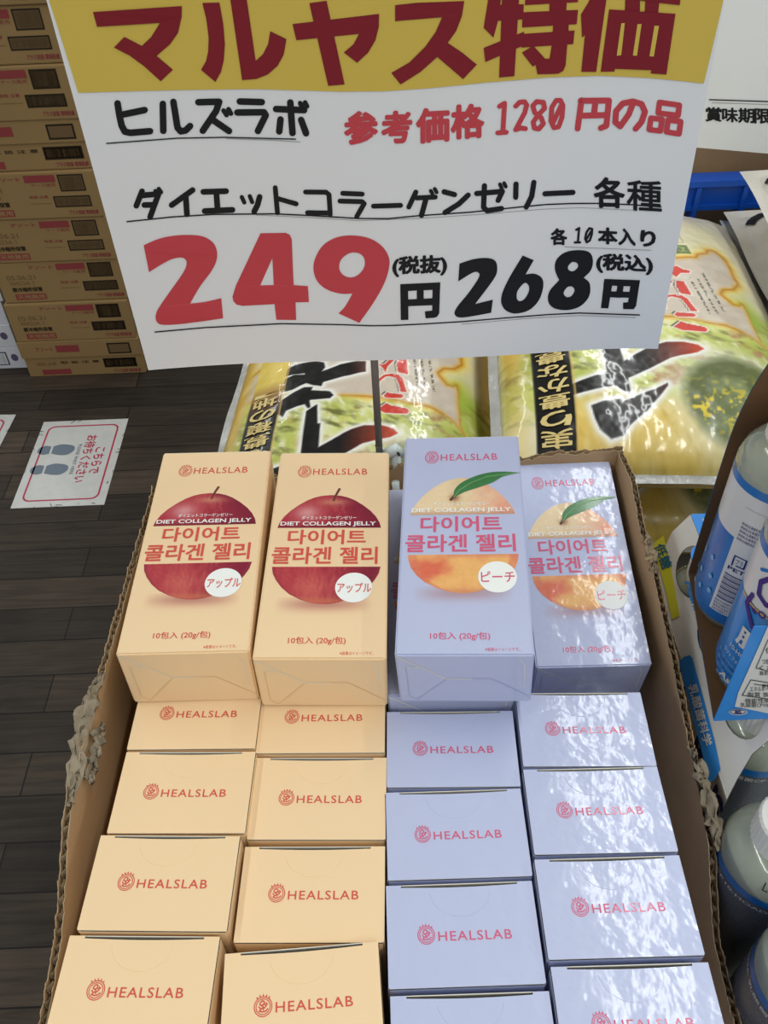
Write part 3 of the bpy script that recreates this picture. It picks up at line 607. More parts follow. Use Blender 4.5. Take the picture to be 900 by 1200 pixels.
    for pts, w, m in (([(123.5, 169.8), (206.7, 164.3), (264, 162.8), (346.8, 163.4)], 1.5, M_BLK), ([(264, 164.3), (320, 165.2), (352, 166.6)], .7, M_GREY),
                      ([(147.5, 261.7), (200, 256.8), (250, 253.6), (320, 251.8), (360, 252.6), (420, 254.6), (455, 254), (490, 250), (550, 245.6), (610, 240), (640, 237.8), (670, 237.4), (699, 238), (740, 240), (775, 242.2)], 1.6, M_BLK), ([(300, 253.6), (380, 255.6), (420, 257.2), (490, 253.2), (560, 248.3), (640, 243), (680, 242.5), (745, 246.5)], .6, M_GREY),
                      ([(180.5, 391.2), (240, 386.6), (330, 380.8), (400, 379.8), (435, 380), (460, 379), (493, 376.8), (540, 373.6), (598, 369.4), (640, 367.2), (679, 366.4), (749.7, 368.8)], 1.5, M_BLK), ([(540, 376.6), (620, 370.8), (680, 369.4), (745, 372)], .6, M_GREY), ([(661, 288), (763, 293)], .7, M_GREY)):
        put(stroke(pts, w, cap=False), m, 1)
    b.build('sign_sheet', root, weld=False)
    b = MB(); px = -.0012
    b.tube([(px-O[0]-.0004, .5755-O[1], -.527-O[2]), (px-O[0]-.0015, .5735-O[1], -.40-O[2]), (px-O[0]-.0022, .5735-O[1], -.13-O[2])], .0031, M_METAL, 14)
    for z in (-.49, -.462): b.lathe([(.0032, z-.0006-O[2]), (.0035, z-O[2]), (.0032, z+.0006-O[2])], M_METAL, 14, (px-O[0]-.0009, .5748-O[1], 0))
    b.build('pole', root, smooth=True)
    b = MB()
    for pts, r in (([(.000, .5735, -.4985), (.000, .5755, -.5075)], [.0062, .0068]), ([(.002, .575, -.502), (.0125, .577, -.497), (.0165, .579, -.504)], [.005, .0058, .005]), ([(.0125, .577, -.5), (.012, .5745, -.515), (.012, .5735, -.54)], [.005, .0048, .004]), ([(.011, .560, -.52), (.012, .5585, -.54)], [.0035, .003])):
        b.tube([np.array(p)-O for p in pts], r, M_CLAMP, 14)
    b.tube([np.array(p)-O for p in ((.0138, .5712, -.4955), (.0152, .5708, -.499))], .0009, M_BLK, 8)
    b.build('rim_clamp', root, smooth=True)
sign()

# second sign, cut off by the right edge
def sign2():
    Y = 1.075; O = np.array([.60, Y+.012, -.52])
    root = empty('price_sign', O, label='white notice sign partly hidden behind the large price sign at right', cat='sign')
    b = MB(); F = lambda px, py: tuple(at_y(px, py, Y-.0006)-O)
    F.flip = True
    zb = lambda x: at_y(812, 172.5, Y)[2]+(x-at_y(812, 172.5, Y)[0])*(at_y(900, 180, Y)[2]-at_y(812, 172.5, Y)[2])/(at_y(900, 180, Y)[0]-at_y(812, 172.5, Y)[0])
    for d in (0, .0006):
        P = np.array([[(x-O[0], Y+d-O[1], zb(x)+(.0-.0+.28)*j/6-O[2]) for j in range(7)] for x in np.linspace(.39, .81, 13)]); b.grid(P, M_PAPER)
    for ch, x0, x1 in (('賞', 826.5, 846), ('味', 846, 865), ('期', 865, 884.5), ('限', 884, 903)):
        b.decal(text(ch, x0, 142.5+(x0-826)*.045, x1, 125.5+(x0-826)*.03, .03, .03), F, M_BLK)
    b.decal(stroke([(831, 116.8), (930, 120)], 1.4, False), F, M_BLK); b.decal(stroke([(834, 120.3), (930, 123.6)], .7, False), F, M_GREY)
    b.build('sign_sheet', root, weld=False)
    b = MB(); b.tube([(0, .0, -.03), (0, .0, .33)], .003, M_METAL, 10); b.build('pole', root, smooth=True)
    b = MB(); b.box((-.02, -.004, -.045), (.02, .012, .01), M_CLAMP); b.build('rim_clamp', root, bevel=.002)
sign2()

# ================================================================ rice bags
def pillow(W, L, ht, hb, NU, NV, seed, px=3.0, py=4.0, ex=.55, ey=.5, wr=.0010):
    u = np.linspace(0, W, NU); v = np.linspace(0, L, NV); U, V = np.meshgrid(u, v, indexing='ij')
    a = np.abs(2*U/W-1); c = np.abs(2*V/L-1)
    h = np.clip(1-a**px, 0, 1)**ex*np.clip(1-c**py, 0, 1)**ey
    n = (fbm(U*22+seed, V*22, seed)-.5)*wr*3+(fbm(U*70, V*60+seed, seed+4, 3)-.5)*wr*1.2
    n += -np.abs(vnoise(U*9+V*34, V*6, seed+7)-.5)*wr*1.2*(c > .6)
    return U, V, ht*h+n*np.clip(h*3, 0, 1), -hb*h**.8
YR = math.radians(5); OR_ = np.array([.112, .60])
def rpx(px, py, z=-.507):
    X = at_z(px, py, z)[:2]-OR_; c, s = math.cos(YR), math.sin(YR); return (X[0]*c-X[1]*s, X[0]*s+X[1]*c)
YL = math.radians(5.2); OL_ = np.array([-.187, .610]); ZL = -.575; LSH = (-.006, -.012)
def lpx(px, py):
    X = at_z(px, py, ZL)[:2]-OL_; c, s = math.cos(YL), math.sin(YL); return (X[0]*c-X[1]*s+LSH[0], X[0]*s+X[1]*c+.0+LSH[1]+.037)
def rp(x0, y0, k, pts): return [rpx(x0+a*k, y0+c*k) for a, c in pts]
def lp(x0, y0, k, pts): return [lpx(x0+a*k, y0+c*k) for a, c in pts]
STRIP = (.030, .066)
def bag_art(U, V, dv=0):
    V = V+dv
    C = np.empty(U.shape+(3,)); C[:] = (238, 230, 200)
    def mix(col, k):
        nonlocal C; k = np.clip(k, 0, 1)[..., None]; C = C*(1-k)+np.asarray(col, float)*k
    sm = lambda d, w: np.clip(.5-d/w, 0, 1)
    f1 = fbm(U*60, V*60, 3); f2 = fbm(U*24+9, V*24, 13); f3 = fbm(U*150+V*90, V*40-U*60, 23); f4 = fbm(U*40-V*30, V*110+U*50, 33)
    mix((246, 238, 176), (f2-.4)*1.2)
    # map of the prefecture: beige land with a golden outline
    land = [(-.02, .24)]+[(.04, .262), (.09, .276), (.125, .29)]+rp(760, 240, .1556, [(280, 430), (350, 425), (370, 395), (440, 370), (450, 340), (500, 335), (560, 370), (610, 430), (640, 500), (680, 570), (640, 620), (560, 640), (535, 680), (570, 710), (640, 750), (690, 750), (710, 730), (750, 780), (790, 860), (830, 930)]) + lp(430, 405, .2, [(590, 400), (640, 480), (600, 440), (540, 390), (470, 355), (400, 335), (330, 335), (250, 325), (150, 300)])+[(.10, .19), (.03, .2), (-.02, .2)]
    dl = poly_sd(U, V, land)
    mix((255, 232, 120), np.exp(-(np.clip(dl, 0, 1)/.012)**2)*.75)
    mix((214, 199, 180), sm(dl, .002)); mix((232, 222, 206), sm(dl, .002)*(f1-.45)*2)
    mix((236, 178, 62), np.exp(-((dl-.001)/.0042)**2)*.95); mix((186, 126, 40), np.exp(-((dl-.0005)/.0014)**2)*.75)
    # ripening rice field below the map
    low = np.interp(U, [-.02, .05, .10, .16, .20, .235, .26, .30], [.225, .225, .212, .185, .19, .175, .21, .235])
    fld = np.clip((low-V)/.02, 0, 1)*(dl > 0)*np.clip((V-.035)/.035, 0, 1)
    g = np.empty_like(C); g[:] = (176, 186, 84); k = np.clip((f2-.35)*2.4, 0, 1)[..., None]; g = g*(1-k)+np.array([222, 226, 128.])*k
    k = np.clip((f3-.5)*4, 0, 1)[..., None]; g = g*(1-k)+np.array([236, 236, 190.])*k
    k = np.clip((f4-.55)*4.5, 0, 1)[..., None]; g = g*(1-k)+np.array([120, 122, 62.])*k
    k = (np.clip((f1-.56)*6, 0, 1)*np.clip((U-.06)/.05, 0, 1))[..., None]; g = g*(1-k)+np.array([182, 138, 92.])*k
    C = C*(1-fld[..., None])+g*fld[..., None]
    # right-hand green tongue beside the cape
    mix((168, 196, 74), np.exp(-(((U-.262)/.016)**2+((V-.20)/.035)**2))*.9*(dl > 0))
    # clear yellow window showing the rice at the near end
    win = np.clip((.075-V+.012*(f2-.5))/.03, 0, 1)*(U > .062); mix((228, 196, 96), win); mix((242, 216, 130), win*(f1-.45)*2.2); mix((196, 160, 66), win*(f3-.58)*2)
    # flower inset
    fc = rpx(868, 462); df = np.hypot((U-fc[0])/1.0, (V-fc[1])/1.05)
    mix((232, 232, 214), np.clip(1.25-df/.062, 0, 1)*1.4)
    ins = np.clip((.056-df)/.012, 0, 1); mix((104, 112, 70), ins); mix((148, 158, 116), ins*(f1-.42)*2.5)
    mix((142, 140, 196), ins*np.clip((fc[1]-.012-V)/.014, 0, 1)*np.clip((U-fc[0]+.012)/.02, 0, 1))
    fl = np.clip((fbm(U*230, V*230, 71, 2)-.58)*9, 0, 1)*np.exp(-((V-fc[1]+.012)/.028)**2); mix((232, 206, 66), ins*fl)
    # black brush characters with a white halo
    ten = rp(1, 1, 1, [(656, 453), (665, 447), (711, 439), (704, 409)])
    cols = []
    stem = rp(0, 0, 1, [(703, 405), (723, 405), (730, 428), (739, 457), (738, 460), (720, 452), (711, 438)])+[]
    bar = rp(0, 0, 1, [(656.5, 454), (665, 447.5), (711, 439), (730, 428), (756, 414.5), (764, 411), (779, 407), (799, 407), (816, 410), (824, 414.5), (816, 418.4), (802, 421), (784, 425), (761, 436), (740, 444), (720, 452), (676, 457), (664, 457)])
    nub = rp(0, 0, 1, [(694, 469), (708, 466), (728, 464), (731, 467), (760, 458), (768, 456), (782, 450), (783, 452), (776, 460), (760, 475), (740, 487), (734, 494), (720, 496), (706, 489), (699, 480)])
    s = rpx(706, 405); e = rpx(723, 405)
    stem2 = lp(265, 405, .2, [(500, 372), (566, 335), (570, 560), (474, 560)])+[]
    k1 = lp(265, 405, .2, [(345, 140), (370, 110), (430, 92), (560, 86), (605, 96), (612, 125), (592, 150), (700, 108), (800, 92), (850, 92), (850, 152), (720, 176), (600, 212), (590, 235), (540, 227), (500, 212), (490, 150), (420, 150), (355, 156)])
    k2 = lp(265, 405, .2, [(225, 245), (250, 224), (322, 215), (352, 178), (430, 152), (500, 158), (520, 205), (420, 242), (345, 252), (335, 272), (310, 250), (235, 256)])
    k3 = lp(265, 405, .2, [(284, 350), (320, 308), (352, 293), (430, 258), (490, 235), (540, 238), (530, 256), (640, 264), (662, 288), (640, 306), (520, 310), (526, 350), (510, 357), (490, 330), (380, 356), (360, 388), (340, 372), (290, 362)])
    dist = np.minimum.reduce([poly_sd(U, V, q) for q in (stem, bar, nub, stem2, k1, k2, k3)])
    mix((250, 248, 242), np.exp(-(np.clip(dist, 0, 1)/.0052)**2)*1.05)
    ink = np.empty_like(C); ink[:] = (22, 20, 20)
    tip = np.clip((U-.135)/.06, 0, 1); ink = ink*(1-tip[..., None])+np.array([214, 76, 42.])*tip[..., None]
    kk = sm(dist, .0016)[..., None]; C = C*(1-kk)+ink*kk
    # red brush lettering
    reds = [lp(430, 405, .2, q) for q in ([(95, 366), (150, 330), (172, 345), (270, 360), (281, 375), (265, 390), (140, 386)], [(130, 286), (150, 270), (240, 280), (248, 292), (230, 302), (140, 298)],
            [(150, 172), (215, 164), (240, 185), (252, 222), (266, 266), (230, 264), (220, 222), (205, 186)], [(220, 72), (262, 72), (268, 118), (272, 162), (215, 152), (206, 110)], [(95, 108), (125, 128), (140, 155), (152, 122), (200, 75), (175, 72), (140, 105), (125, 112)])]
    reds += [rp(760, 240, .1556, q) for q in ([(120, 445), (150, 430), (170, 460), (152, 490), (125, 482)], [(105, 545), (140, 508), (205, 498), (250, 520), (305, 528), (300, 545), (235, 545), (200, 578), (170, 555), (125, 562)])]
    dr = np.minimum.reduce([poly_sd(U, V, q) for q in reds])
    thin = lp(430, 405, .2, [(88, 245), (98, 205), (135, 172), (180, 166)]); thin2 = lp(430, 405, .2, [(205, 190), (215, 225), (218, 260)])
    dr = np.minimum(dr, line_d(U, V, thin)-.0018)
    sh = np.minimum(poly_sd(U+.0028, V-.0018, reds[0]), np.minimum.reduce([poly_sd(U+.0028, V-.0018, q) for q in reds[1:]])); sh = np.minimum(sh, line_d(U, V, thin2)-.0007)
    mix((40, 38, 36), sm(sh, .0012)*.9); mix((250, 240, 230), np.clip(1-(dr-.0010)/.0012, 0, 1)*(dr > 0)); mix((218, 62, 48), sm(dr, .0012))
    # three columns of unreadably small print
    for p0, p1 in (((300, 575), (455, 845)), ((365, 590), (515, 840)), ((390, 525), (575, 830))):
        a, c = rp(760, 240, .1556, [p0, p1]); d = line_d(U, V, [a, c]); mix((90, 84, 76), sm(d-.0012, .001)*(vnoise(V*700, U*500, 91) > .42))
    # olive badge and pale box near the far seal
    bd = poly_sd(U, V, rp(760, 240, .1556, [(130, 335), (280, 328), (318, 398), (120, 412)])); mix((112, 132, 70), sm(bd, .0015)); mix((196, 206, 150), sm(bd+.004, .001)*(vnoise(U*500, V*420, 55) > .62))
    bx = poly_sd(U, V, rp(760, 240, .1556, [(120, 175), (185, 172), (258, 305), (120, 318)])); mix((150, 140, 100), np.exp(-(bx/.0008)**2)*.7)
    # left edge gold and the black strip
    mix((240, 196, 84), np.exp(-((U-.012)/.012)**2)*(.35+.65*np.clip((V-.10)/.06, 0, 1)))
    s0, s1 = STRIP; st = sm(np.abs(U-(s0+s1)/2)-(s1-s0)/2, .0016)*(V < .30)
    fade = np.clip((V-.155)/.07, 0, 1); fc2 = np.empty_like(C); fc2[:] = (18, 16, 14)
    f_a = np.clip(fade*1.6, 0, 1)[..., None]; fc2 = fc2*(1-f_a)+np.array([120, 70, 30.])*f_a
    f_b = np.clip((fade-.45)*1.9, 0, 1)[..., None]; fc2 = fc2*(1-f_b)+np.array([236, 206, 96.])*f_b
    C = C*(1-st[..., None])+fc2*st[..., None]; mix((226, 190, 110), np.exp(-((U-s1-.0012)/.0012)**2)*(V < .30)*.8)
    return np.clip(C, 0, 255)
BWD, BLN = .30, .48
def make_rice_bag(ht, hb, seed, dv=0):
    root = empty('rice_bag', (0, 0, 0))
    U, V, zt, zb = pillow(BWD, BLN, ht, hb, 250, 400, seed)
    b = MB(); b.grid(np.stack([U, V, zt], -1), M_BAG, linarr(bag_art(U, V, dv)))
    s0, s1 = STRIP; cx = (s0+s1)/2; hw = (s1-s0)*.40
    def F(u, v):
        i = int(np.clip(u/BWD*249, 0, 248)); j = int(np.clip(v/BLN*399, 0, 398)); return (u, v, max(zt[i, j], zt[i+1, j+1], zt[i+1, j], zt[i, j+1])+.0007)
    v0 = .005-dv
    for ch in '【実り豊かな豊穣の地】':
        d = .0175 if ch not in '【】' else .006
        g, f, lf = glyphs(ch, .02); pts = np.stack([cx+hw*(1-2*g[:, 0]), v0+d*(1-g[:, 1])], 1); b.decal((pts, f, lf), F, M_GOLD); v0 += d+.003
    b.build('printed_film', root, weld=False, smooth=True)
    b = MB(); k = 5; b.grid(np.stack([U, V, zb], -1)[::k, ::k] if False else np.stack([U[::3, ::3], V[::3, ::3], zb[::3, ::3]], -1), M_RICE, flip=True)
    i = np.r_[np.arange(0, 250, 3)]; b.build('bag_underside', root, weld=False, smooth=True)
    b = MB(); fw = .013                               # flat heat-sealed margin all round
    for p, q, n in (((0, 0), (0, BLN), (-1, 0)), ((BWD, 0), (BWD, BLN), (1, 0)), ((0, 0), (BWD, 0), (0, -1)), ((0, BLN), (BWD, BLN), (0, 1))):
        t = np.linspace(-.03, 1.03, 60); P = []
        for x in t:
            w = (vnoise(np.array(x*14), np.array(n[0]+3.), seed)-.5)
            P.append([(p[0]+(q[0]-p[0])*x+n[0]*(fw*k2-.003), p[1]+(q[1]-p[1])*x+n[1]*(fw*k2-.003), .002+w*.008*k2-.004*k2) for k2 in (0, .33, .66, 1)])
        b.grid(np.array(P), M_FILM)
    b.build('seal_margin', root, weld=False, smooth=True)
    return root
def place_bag(o, x, y, z, yaw, label): o.location = (x, y, z+EYE); o.rotation_euler = (0, 0, -yaw); tag(o, label, 'bag', 'printed rice bags behind the carton')
bagR = make_rice_bag(.052, .05, 3); place_bag(bagR, OR_[0], OR_[1], -.552, YR, 'large printed rice bag on top of the right stack, behind the carton corner')
bagU = copy_tree(bagR); place_bag(bagU, OR_[0]+.016, OR_[1]+.006, -.6525, YR-.01, 'yellow rice bag squashed underneath the right-hand printed bag')
bagU.scale = (1, 1, .95)
bagL = make_rice_bag(.065, .058, 8, .025); place_bag(bagL, OL_[0], OL_[1], -.640, YL, 'printed rice bag lying lower at left, behind the sign pole')

def white_bag(x, y, z, W, L, ht, hb, yaw, seed, label):
    root = empty('rice_bag', (x, y, z), (0, 0, -yaw), label=label, cat='bag', group='plain white rice bags at the right edge')
    U, V, zt, zb = pillow(W, L, ht, hb, 70, 90, seed, 2.4, 3.2, .6, .55)
    b = MB(); b.grid(np.stack([U, V, zt], -1), M_WBAG); b.grid(np.stack([U, V, zb], -1), M_WBAG, flip=True); b.build('bag_film', root, weld=False, smooth=True)
    b = MB(); fw = .02
    for p, q, n in (((0, 0), (0, L), (-1, 0)), ((W, 0), (W, L), (1, 0)), ((0, 0), (W, 0), (0, -1)), ((0, L), (W, L), (0, 1))):
        P = [[(p[0]+(q[0]-p[0])*t+n[0]*(fw*k-.006), p[1]+(q[1]-p[1])*t+n[1]*(fw*k-.006), .003+.002*math.sin(9*t)*k) for k in (0, .5, 1)] for t in np.linspace(-.04, 1.04, 30)]; b.grid(np.array(P), M_WBAG)
    mk = smooth_loop([(.002, L-.03, 1), (.012, L-.018), (.035, L-.006), (.065, L-.002, 1), (.04, L-.016), (.018, L-.03), (.010, L-.042, 1)])
    def F(u, v):
        i = int(np.clip(u/W*69, 0, 68)); j = int(np.clip(v/L*89, 0, 88)); return (u, v, max(zt[i:i+2, j:j+2].max(), .003)+.0012)
    b.decal(poly(mk), F, M_BLK); b.build('seal_margin', root, weld=False, smooth=True)
white_bag(.448, .76, -.545, .30, .30, .044, .155, R(4), 4, 'white rice bag with black swoosh, lower of two at the right edge')
white_bag(.425, .69, -.460, .30, .30, .05, .036, R(4), 6, 'white rice bag with black swoosh, upper of two at the right edge')

# ================================================================ folding crates and carton behind
def crate(z):
    root = empty('plastic_crate', (.30, 1.10, z)); Wc, Dc, Hc = .62, .42, .277
    def lattice(name, along, n, place):
        b = MB()
        def bar(u0, u1, z0, z1, d=.012, o=0):
            lo = [0, 0, z0]; hi = [0, 0, z1]
            if along == 'x': lo[0], hi[0] = u0, u1; lo[1], hi[1] = place+o, place+o+d
            else: lo[1], hi[1] = u0, u1; lo[0], hi[0] = place+o, place+o+d
            b.box(lo, hi, M_BLUE)
        bar(0, n, Hc-.008, Hc, .026, -.008); bar(0, n, Hc-.035, Hc-.008, .012); bar(0, n, Hc-.041, Hc-.035, .02, -.005); bar(0, n, 0, .03, .014)
        for zz in (Hc-.078, Hc-.13, Hc-.18): bar(0, n, zz, zz+.007, .012)
        bar(0, n, Hc-.24, Hc-.215, .003, .005)
        k = int(n/.058)
        for i in range(k+1): u = i*(n-.006)/k; bar(u, u+.006, .02, Hc-.009, .022, -.0075)
        return b.build(name, root)
    lattice('front_panel', 'x', Wc, 0); lattice('back_panel', 'x', Wc, Dc-.012); lattice('side_panel', 'y', Dc, 0); lattice('side_panel', 'y', Dc, Wc-.012)
    b = MB(); b.box((0, 0, 0), (Wc, Dc, .006), M_BLUE); b.build('crate_floor', root)
    return root
z0 = -.509-.277
for k, lb in enumerate(('blue slatted folding crate behind the rice bags, topmost of its stack', 'blue folding crate directly under the topmost crate', 'lowest blue folding crate on the floor behind the table')):
    c = crate(z0) if k == 0 else copy_tree(c); c.location = (.30, 1.10, z0-.2775*k+EYE); tag(c, lb, 'crate', 'blue folding crates')
b = MB(); b.box((0, 0, 0), (.54, .34, .36), M_KRAFT)
o = b.build('cardboard_carton', loc=(.34, 1.14, z0+.0065), bevel=.003); tag(o, 'plain brown cardboard carton standing in the blue crate', 'carton')

# ================================================================ stacked shipping cartons at left
def shipping_carton(stepped):
    b = MB(); w, d, h = .302, .40, .1065
    b.box((0, 0, 0), (w, d, h), M_TAN)
    root = empty('shipping_carton', (0, 0, 0)); b.build('carton_body', root, bevel=.003)
    b = MB(); F = lambda s, t: (s/1000, -.0006, t/1000)
    D = lambda g, m: b.decal(g, F, m)
    def bar(x0, y0, x1, y1, seed, mid=False):
        D(rect(x0, y0, x1, y1), M_DBR); D(rect(x0+3, y0+3, x1-3, y1-3), M_MBR); r = random.Random(seed); x = x0+6
        while x < x1-6: ww = r.choice((.8, 1.2, 2)); b.decal(rect(x, y0+5, min(x+ww, x1-5), y1-5), lambda s, t: (s/1000, -.0009, t/1000), M_BARS); x += ww+r.choice((1, 1.6, 2.4))
    if not stepped:
        bar(222, 62, 278, 100, 1); bar(200, 26, 282, 52, 2)
        D(rect(148, 84, 216, 100), M_ROSE); D(text('アソート', 82, 88, 140, 97, .02), M_ROSE); D(text('ケース販売', 160, 74, 214, 82), M_ROSE); D(text('プラス容器 環境配慮', 226, 8, 292, 18, .02), M_ROSE)
        D(text('05.06.21', 24, 62, 92, 74), M_MBR); D(text('30423A 1', 26, 48, 84, 58), M_MBR); D(text('要冷暗所保管', 28, 30, 100, 42, .03), M_DBR); D(rect(30, 8, 104, 24), M_ROSE); D(text('天地無用', 34, 10, 100, 22, .02), M_TAN)
        D(text('取扱 注意', 148, 48, 190, 55, .01), M_ROSE); D(stroke([(146, 36), (192, 36)], 1), M_MBR)
    else:
        b.box((-.002, -.004, .060), (w+.002, .002, h+.0005), M_TAN); G = F; F2 = lambda s, t: (s/1000, -.0046, t/1000)
        b.decal(rect(222, 66, 280, 98), F2, M_DBR); b.decal(rect(226, 70, 276, 94), F2 if False else (lambda s, t: (s/1000, -.0049, t/1000)), M_MBR); b.decal(rect(92, 76, 150, 96), F2, M_ROSE); b.decal(text('アソート', 40, 80, 84, 92, .02), F2, M_ROSE)
        bar(200, 22, 284, 50, 5); D(text('プラス容器 環境配慮', 220, 6, 290, 16, .02), M_ROSE); D(text('取 扱 注 意', 90, 38, 190, 46, .01), M_DBR); D(rect(36, 6, 110, 22), M_ROSE); D(text('取扱 注意', 28, 34, 78, 44), M_MBR)
    S_ = lambda s, t: (.302+.0006, s/1000, t/1000)      # right-hand end
    b.decal(rect(12, 60, 60, 100), S_, M_ROSE); b.decal(rect(12, 12, 90, 48), S_, M_MBR)
    b.build('carton_print', root, weld=False)
    b = MB(); b.box((0, .195, h), (w, .205, h+.0003), M_TANL); b.build('tape', root)
    return root
pA = shipping_carton(False); pB = shipping_carton(True); uA = uB = False
ordn = ['bottom', 'second', 'third', 'fourth', 'fifth', 'sixth', 'seventh', 'eighth', 'ninth']
rj = random.Random(4)
for k in range(9):
    st = k in (0, 5); P_ = pB if st else pA
    if st: o = P_ if not uB else copy_tree(P_); uB = True
    else: o = P_ if not uA else copy_tree(P_); uA = True
    o.location = (-.9025+rj.uniform(-.004, .004), 1.905+rj.uniform(-.004, .004), -EYE+.1075*k+EYE+.0002); o.rotation_euler = (0, 0, R(rj.uniform(-.6, .4)))
    tag(o, f'brown shipping carton with barcodes, {ordn[k]} from the floor in the stack at left', 'carton', 'brown shipping cartons')
for k in range(6):
    if k == 0:
        root = empty('shipping_carton', (0, 0, 0)); b = MB(); b.box((0, 0, 0), (.36, .30, .066), M_WCART); b.build('carton_body', root, bevel=.002)
        b = MB(); D = lambda g, m: b.decal(g, lambda s, t: (s/1000, -.0006, t/1000), m)
        D(rect(225, 14, 312, 50), M_GREY); D(rect(228, 17, 309, 47), M_WCART)
        b.build('carton_print', root, weld=False) if False else None
        b2 = MB(); G = lambda s, t: (s/1000, -.0006, t/1000); H = lambda s, t: (s/1000, -.0009, t/1000)
        b2.decal(rect(236, 12, 318, 52), G, M_DBR); b2.decal(rect(239, 15, 315, 49), H, M_WCART)
        for x in range(242, 312, 4): b2.decal(rect(x, 18, x+random.choice((1, 2)), 46), lambda s, t: (s/1000, -.0011, t/1000), M_GREY)
        b2.decal(disc(336, 34, 9, 11), G, mat('violet stamp', (92, 82, 110), .7)); b2.build('carton_print', root, weld=False); pw = root
    o = pw if k == 0 else copy_tree(pw)
    o.location = (-1.285+rj.uniform(-.006, .006), 1.945+rj.uniform(-.004, .004), .0664*k+.0002)
    tag(o, f'white shipping carton, {ordn[k]} from the floor, left of the brown stack', 'carton', 'white shipping cartons')

# ================================================================ floor stickers
def sticker(x, y, yaw, label):
    root = empty('floor_sticker', (x, y, -EYE+.0002), (0, 0, yaw), label=label, cat='sticker', group='waiting line floor stickers')
    b = MB(); b.box((-.1035, -.151, 0), (.1035, .151, .0006), M_STICK)
    F = lambda s, t: (t/1000, -s/1000, .0010)          # the reader stands at -X and looks towards +X
    D = lambda g, m: b.decal(g, F, m)
    def rr(w, h, r): return [(sx*(w-r)+r*math.cos(a), sy*(h-r)+r*math.sin(a)) for sx, sy, a0 in ((1, 1, 0), (-1, 1, 90), (-1, -1, 180), (1, -1, 270)) for a in [R(a0+k*15) for k in range(7)]]
    o1 = rr(132, 86, 18); i1 = rr(128, 82, 15); n = len(o1)
    D((np.array(o1+i1), [(k, (k+1) % n, n+(k+1) % n, n+k) for k in range(n)]), M_STRED)
    D(text('こちらで', -46, 46, 46, 70, .02), M_STRED); D(text('お待ちください', -92, 16, 74, 42, .02), M_STRED); D(text('PLEASE WAIT HERE', -60, 2, 46, 10, .01), M_FOOT)
    for c in (-42, 27):
        D(poly(smooth_loop([(c-19, -26), (c-12, -8), (c+4, -5), (c+18, -18), (c+18, -38), (c+12, -57, 1), (c-14, -57, 1), (c-20, -42)])), M_FOOT)
        D(poly(smooth_loop([(c-14, -62, 1), (c+12, -62, 1), (c+15, -76), (c+7, -90), (c-8, -90), (c-17, -77)])), M_FOOT)
    r = random.Random(3)
    for k in range(26):
        a = r.uniform(0, 2*math.pi); ex, ey = (.104*(1 if math.cos(a) > 0 else -1), r.uniform(-.15, .15)) if r.random() < .5 else (r.uniform(-.1, .1), .151*(1 if math.sin(a) > 0 else -1))
        pts = [(ex*1000+r.uniform(-10, 10), ey*1000+r.uniform(-10, 10)) for _ in range(2)]
        b.decal(stroke(pts, r.uniform(.8, 2.2)), lambda s, t: (s/1000, t/1000, .0013), M_TAPE)
    b.build('sticker_sheet', root, weld=False)
    return root
sticker(-.7195, 1.560, 0, 'white waiting-line sticker with grey footprints on the dark floor')
o = sticker(-1.012, 1.60, R(-3), 'white waiting-line sticker on the floor, cut off by the left edge')

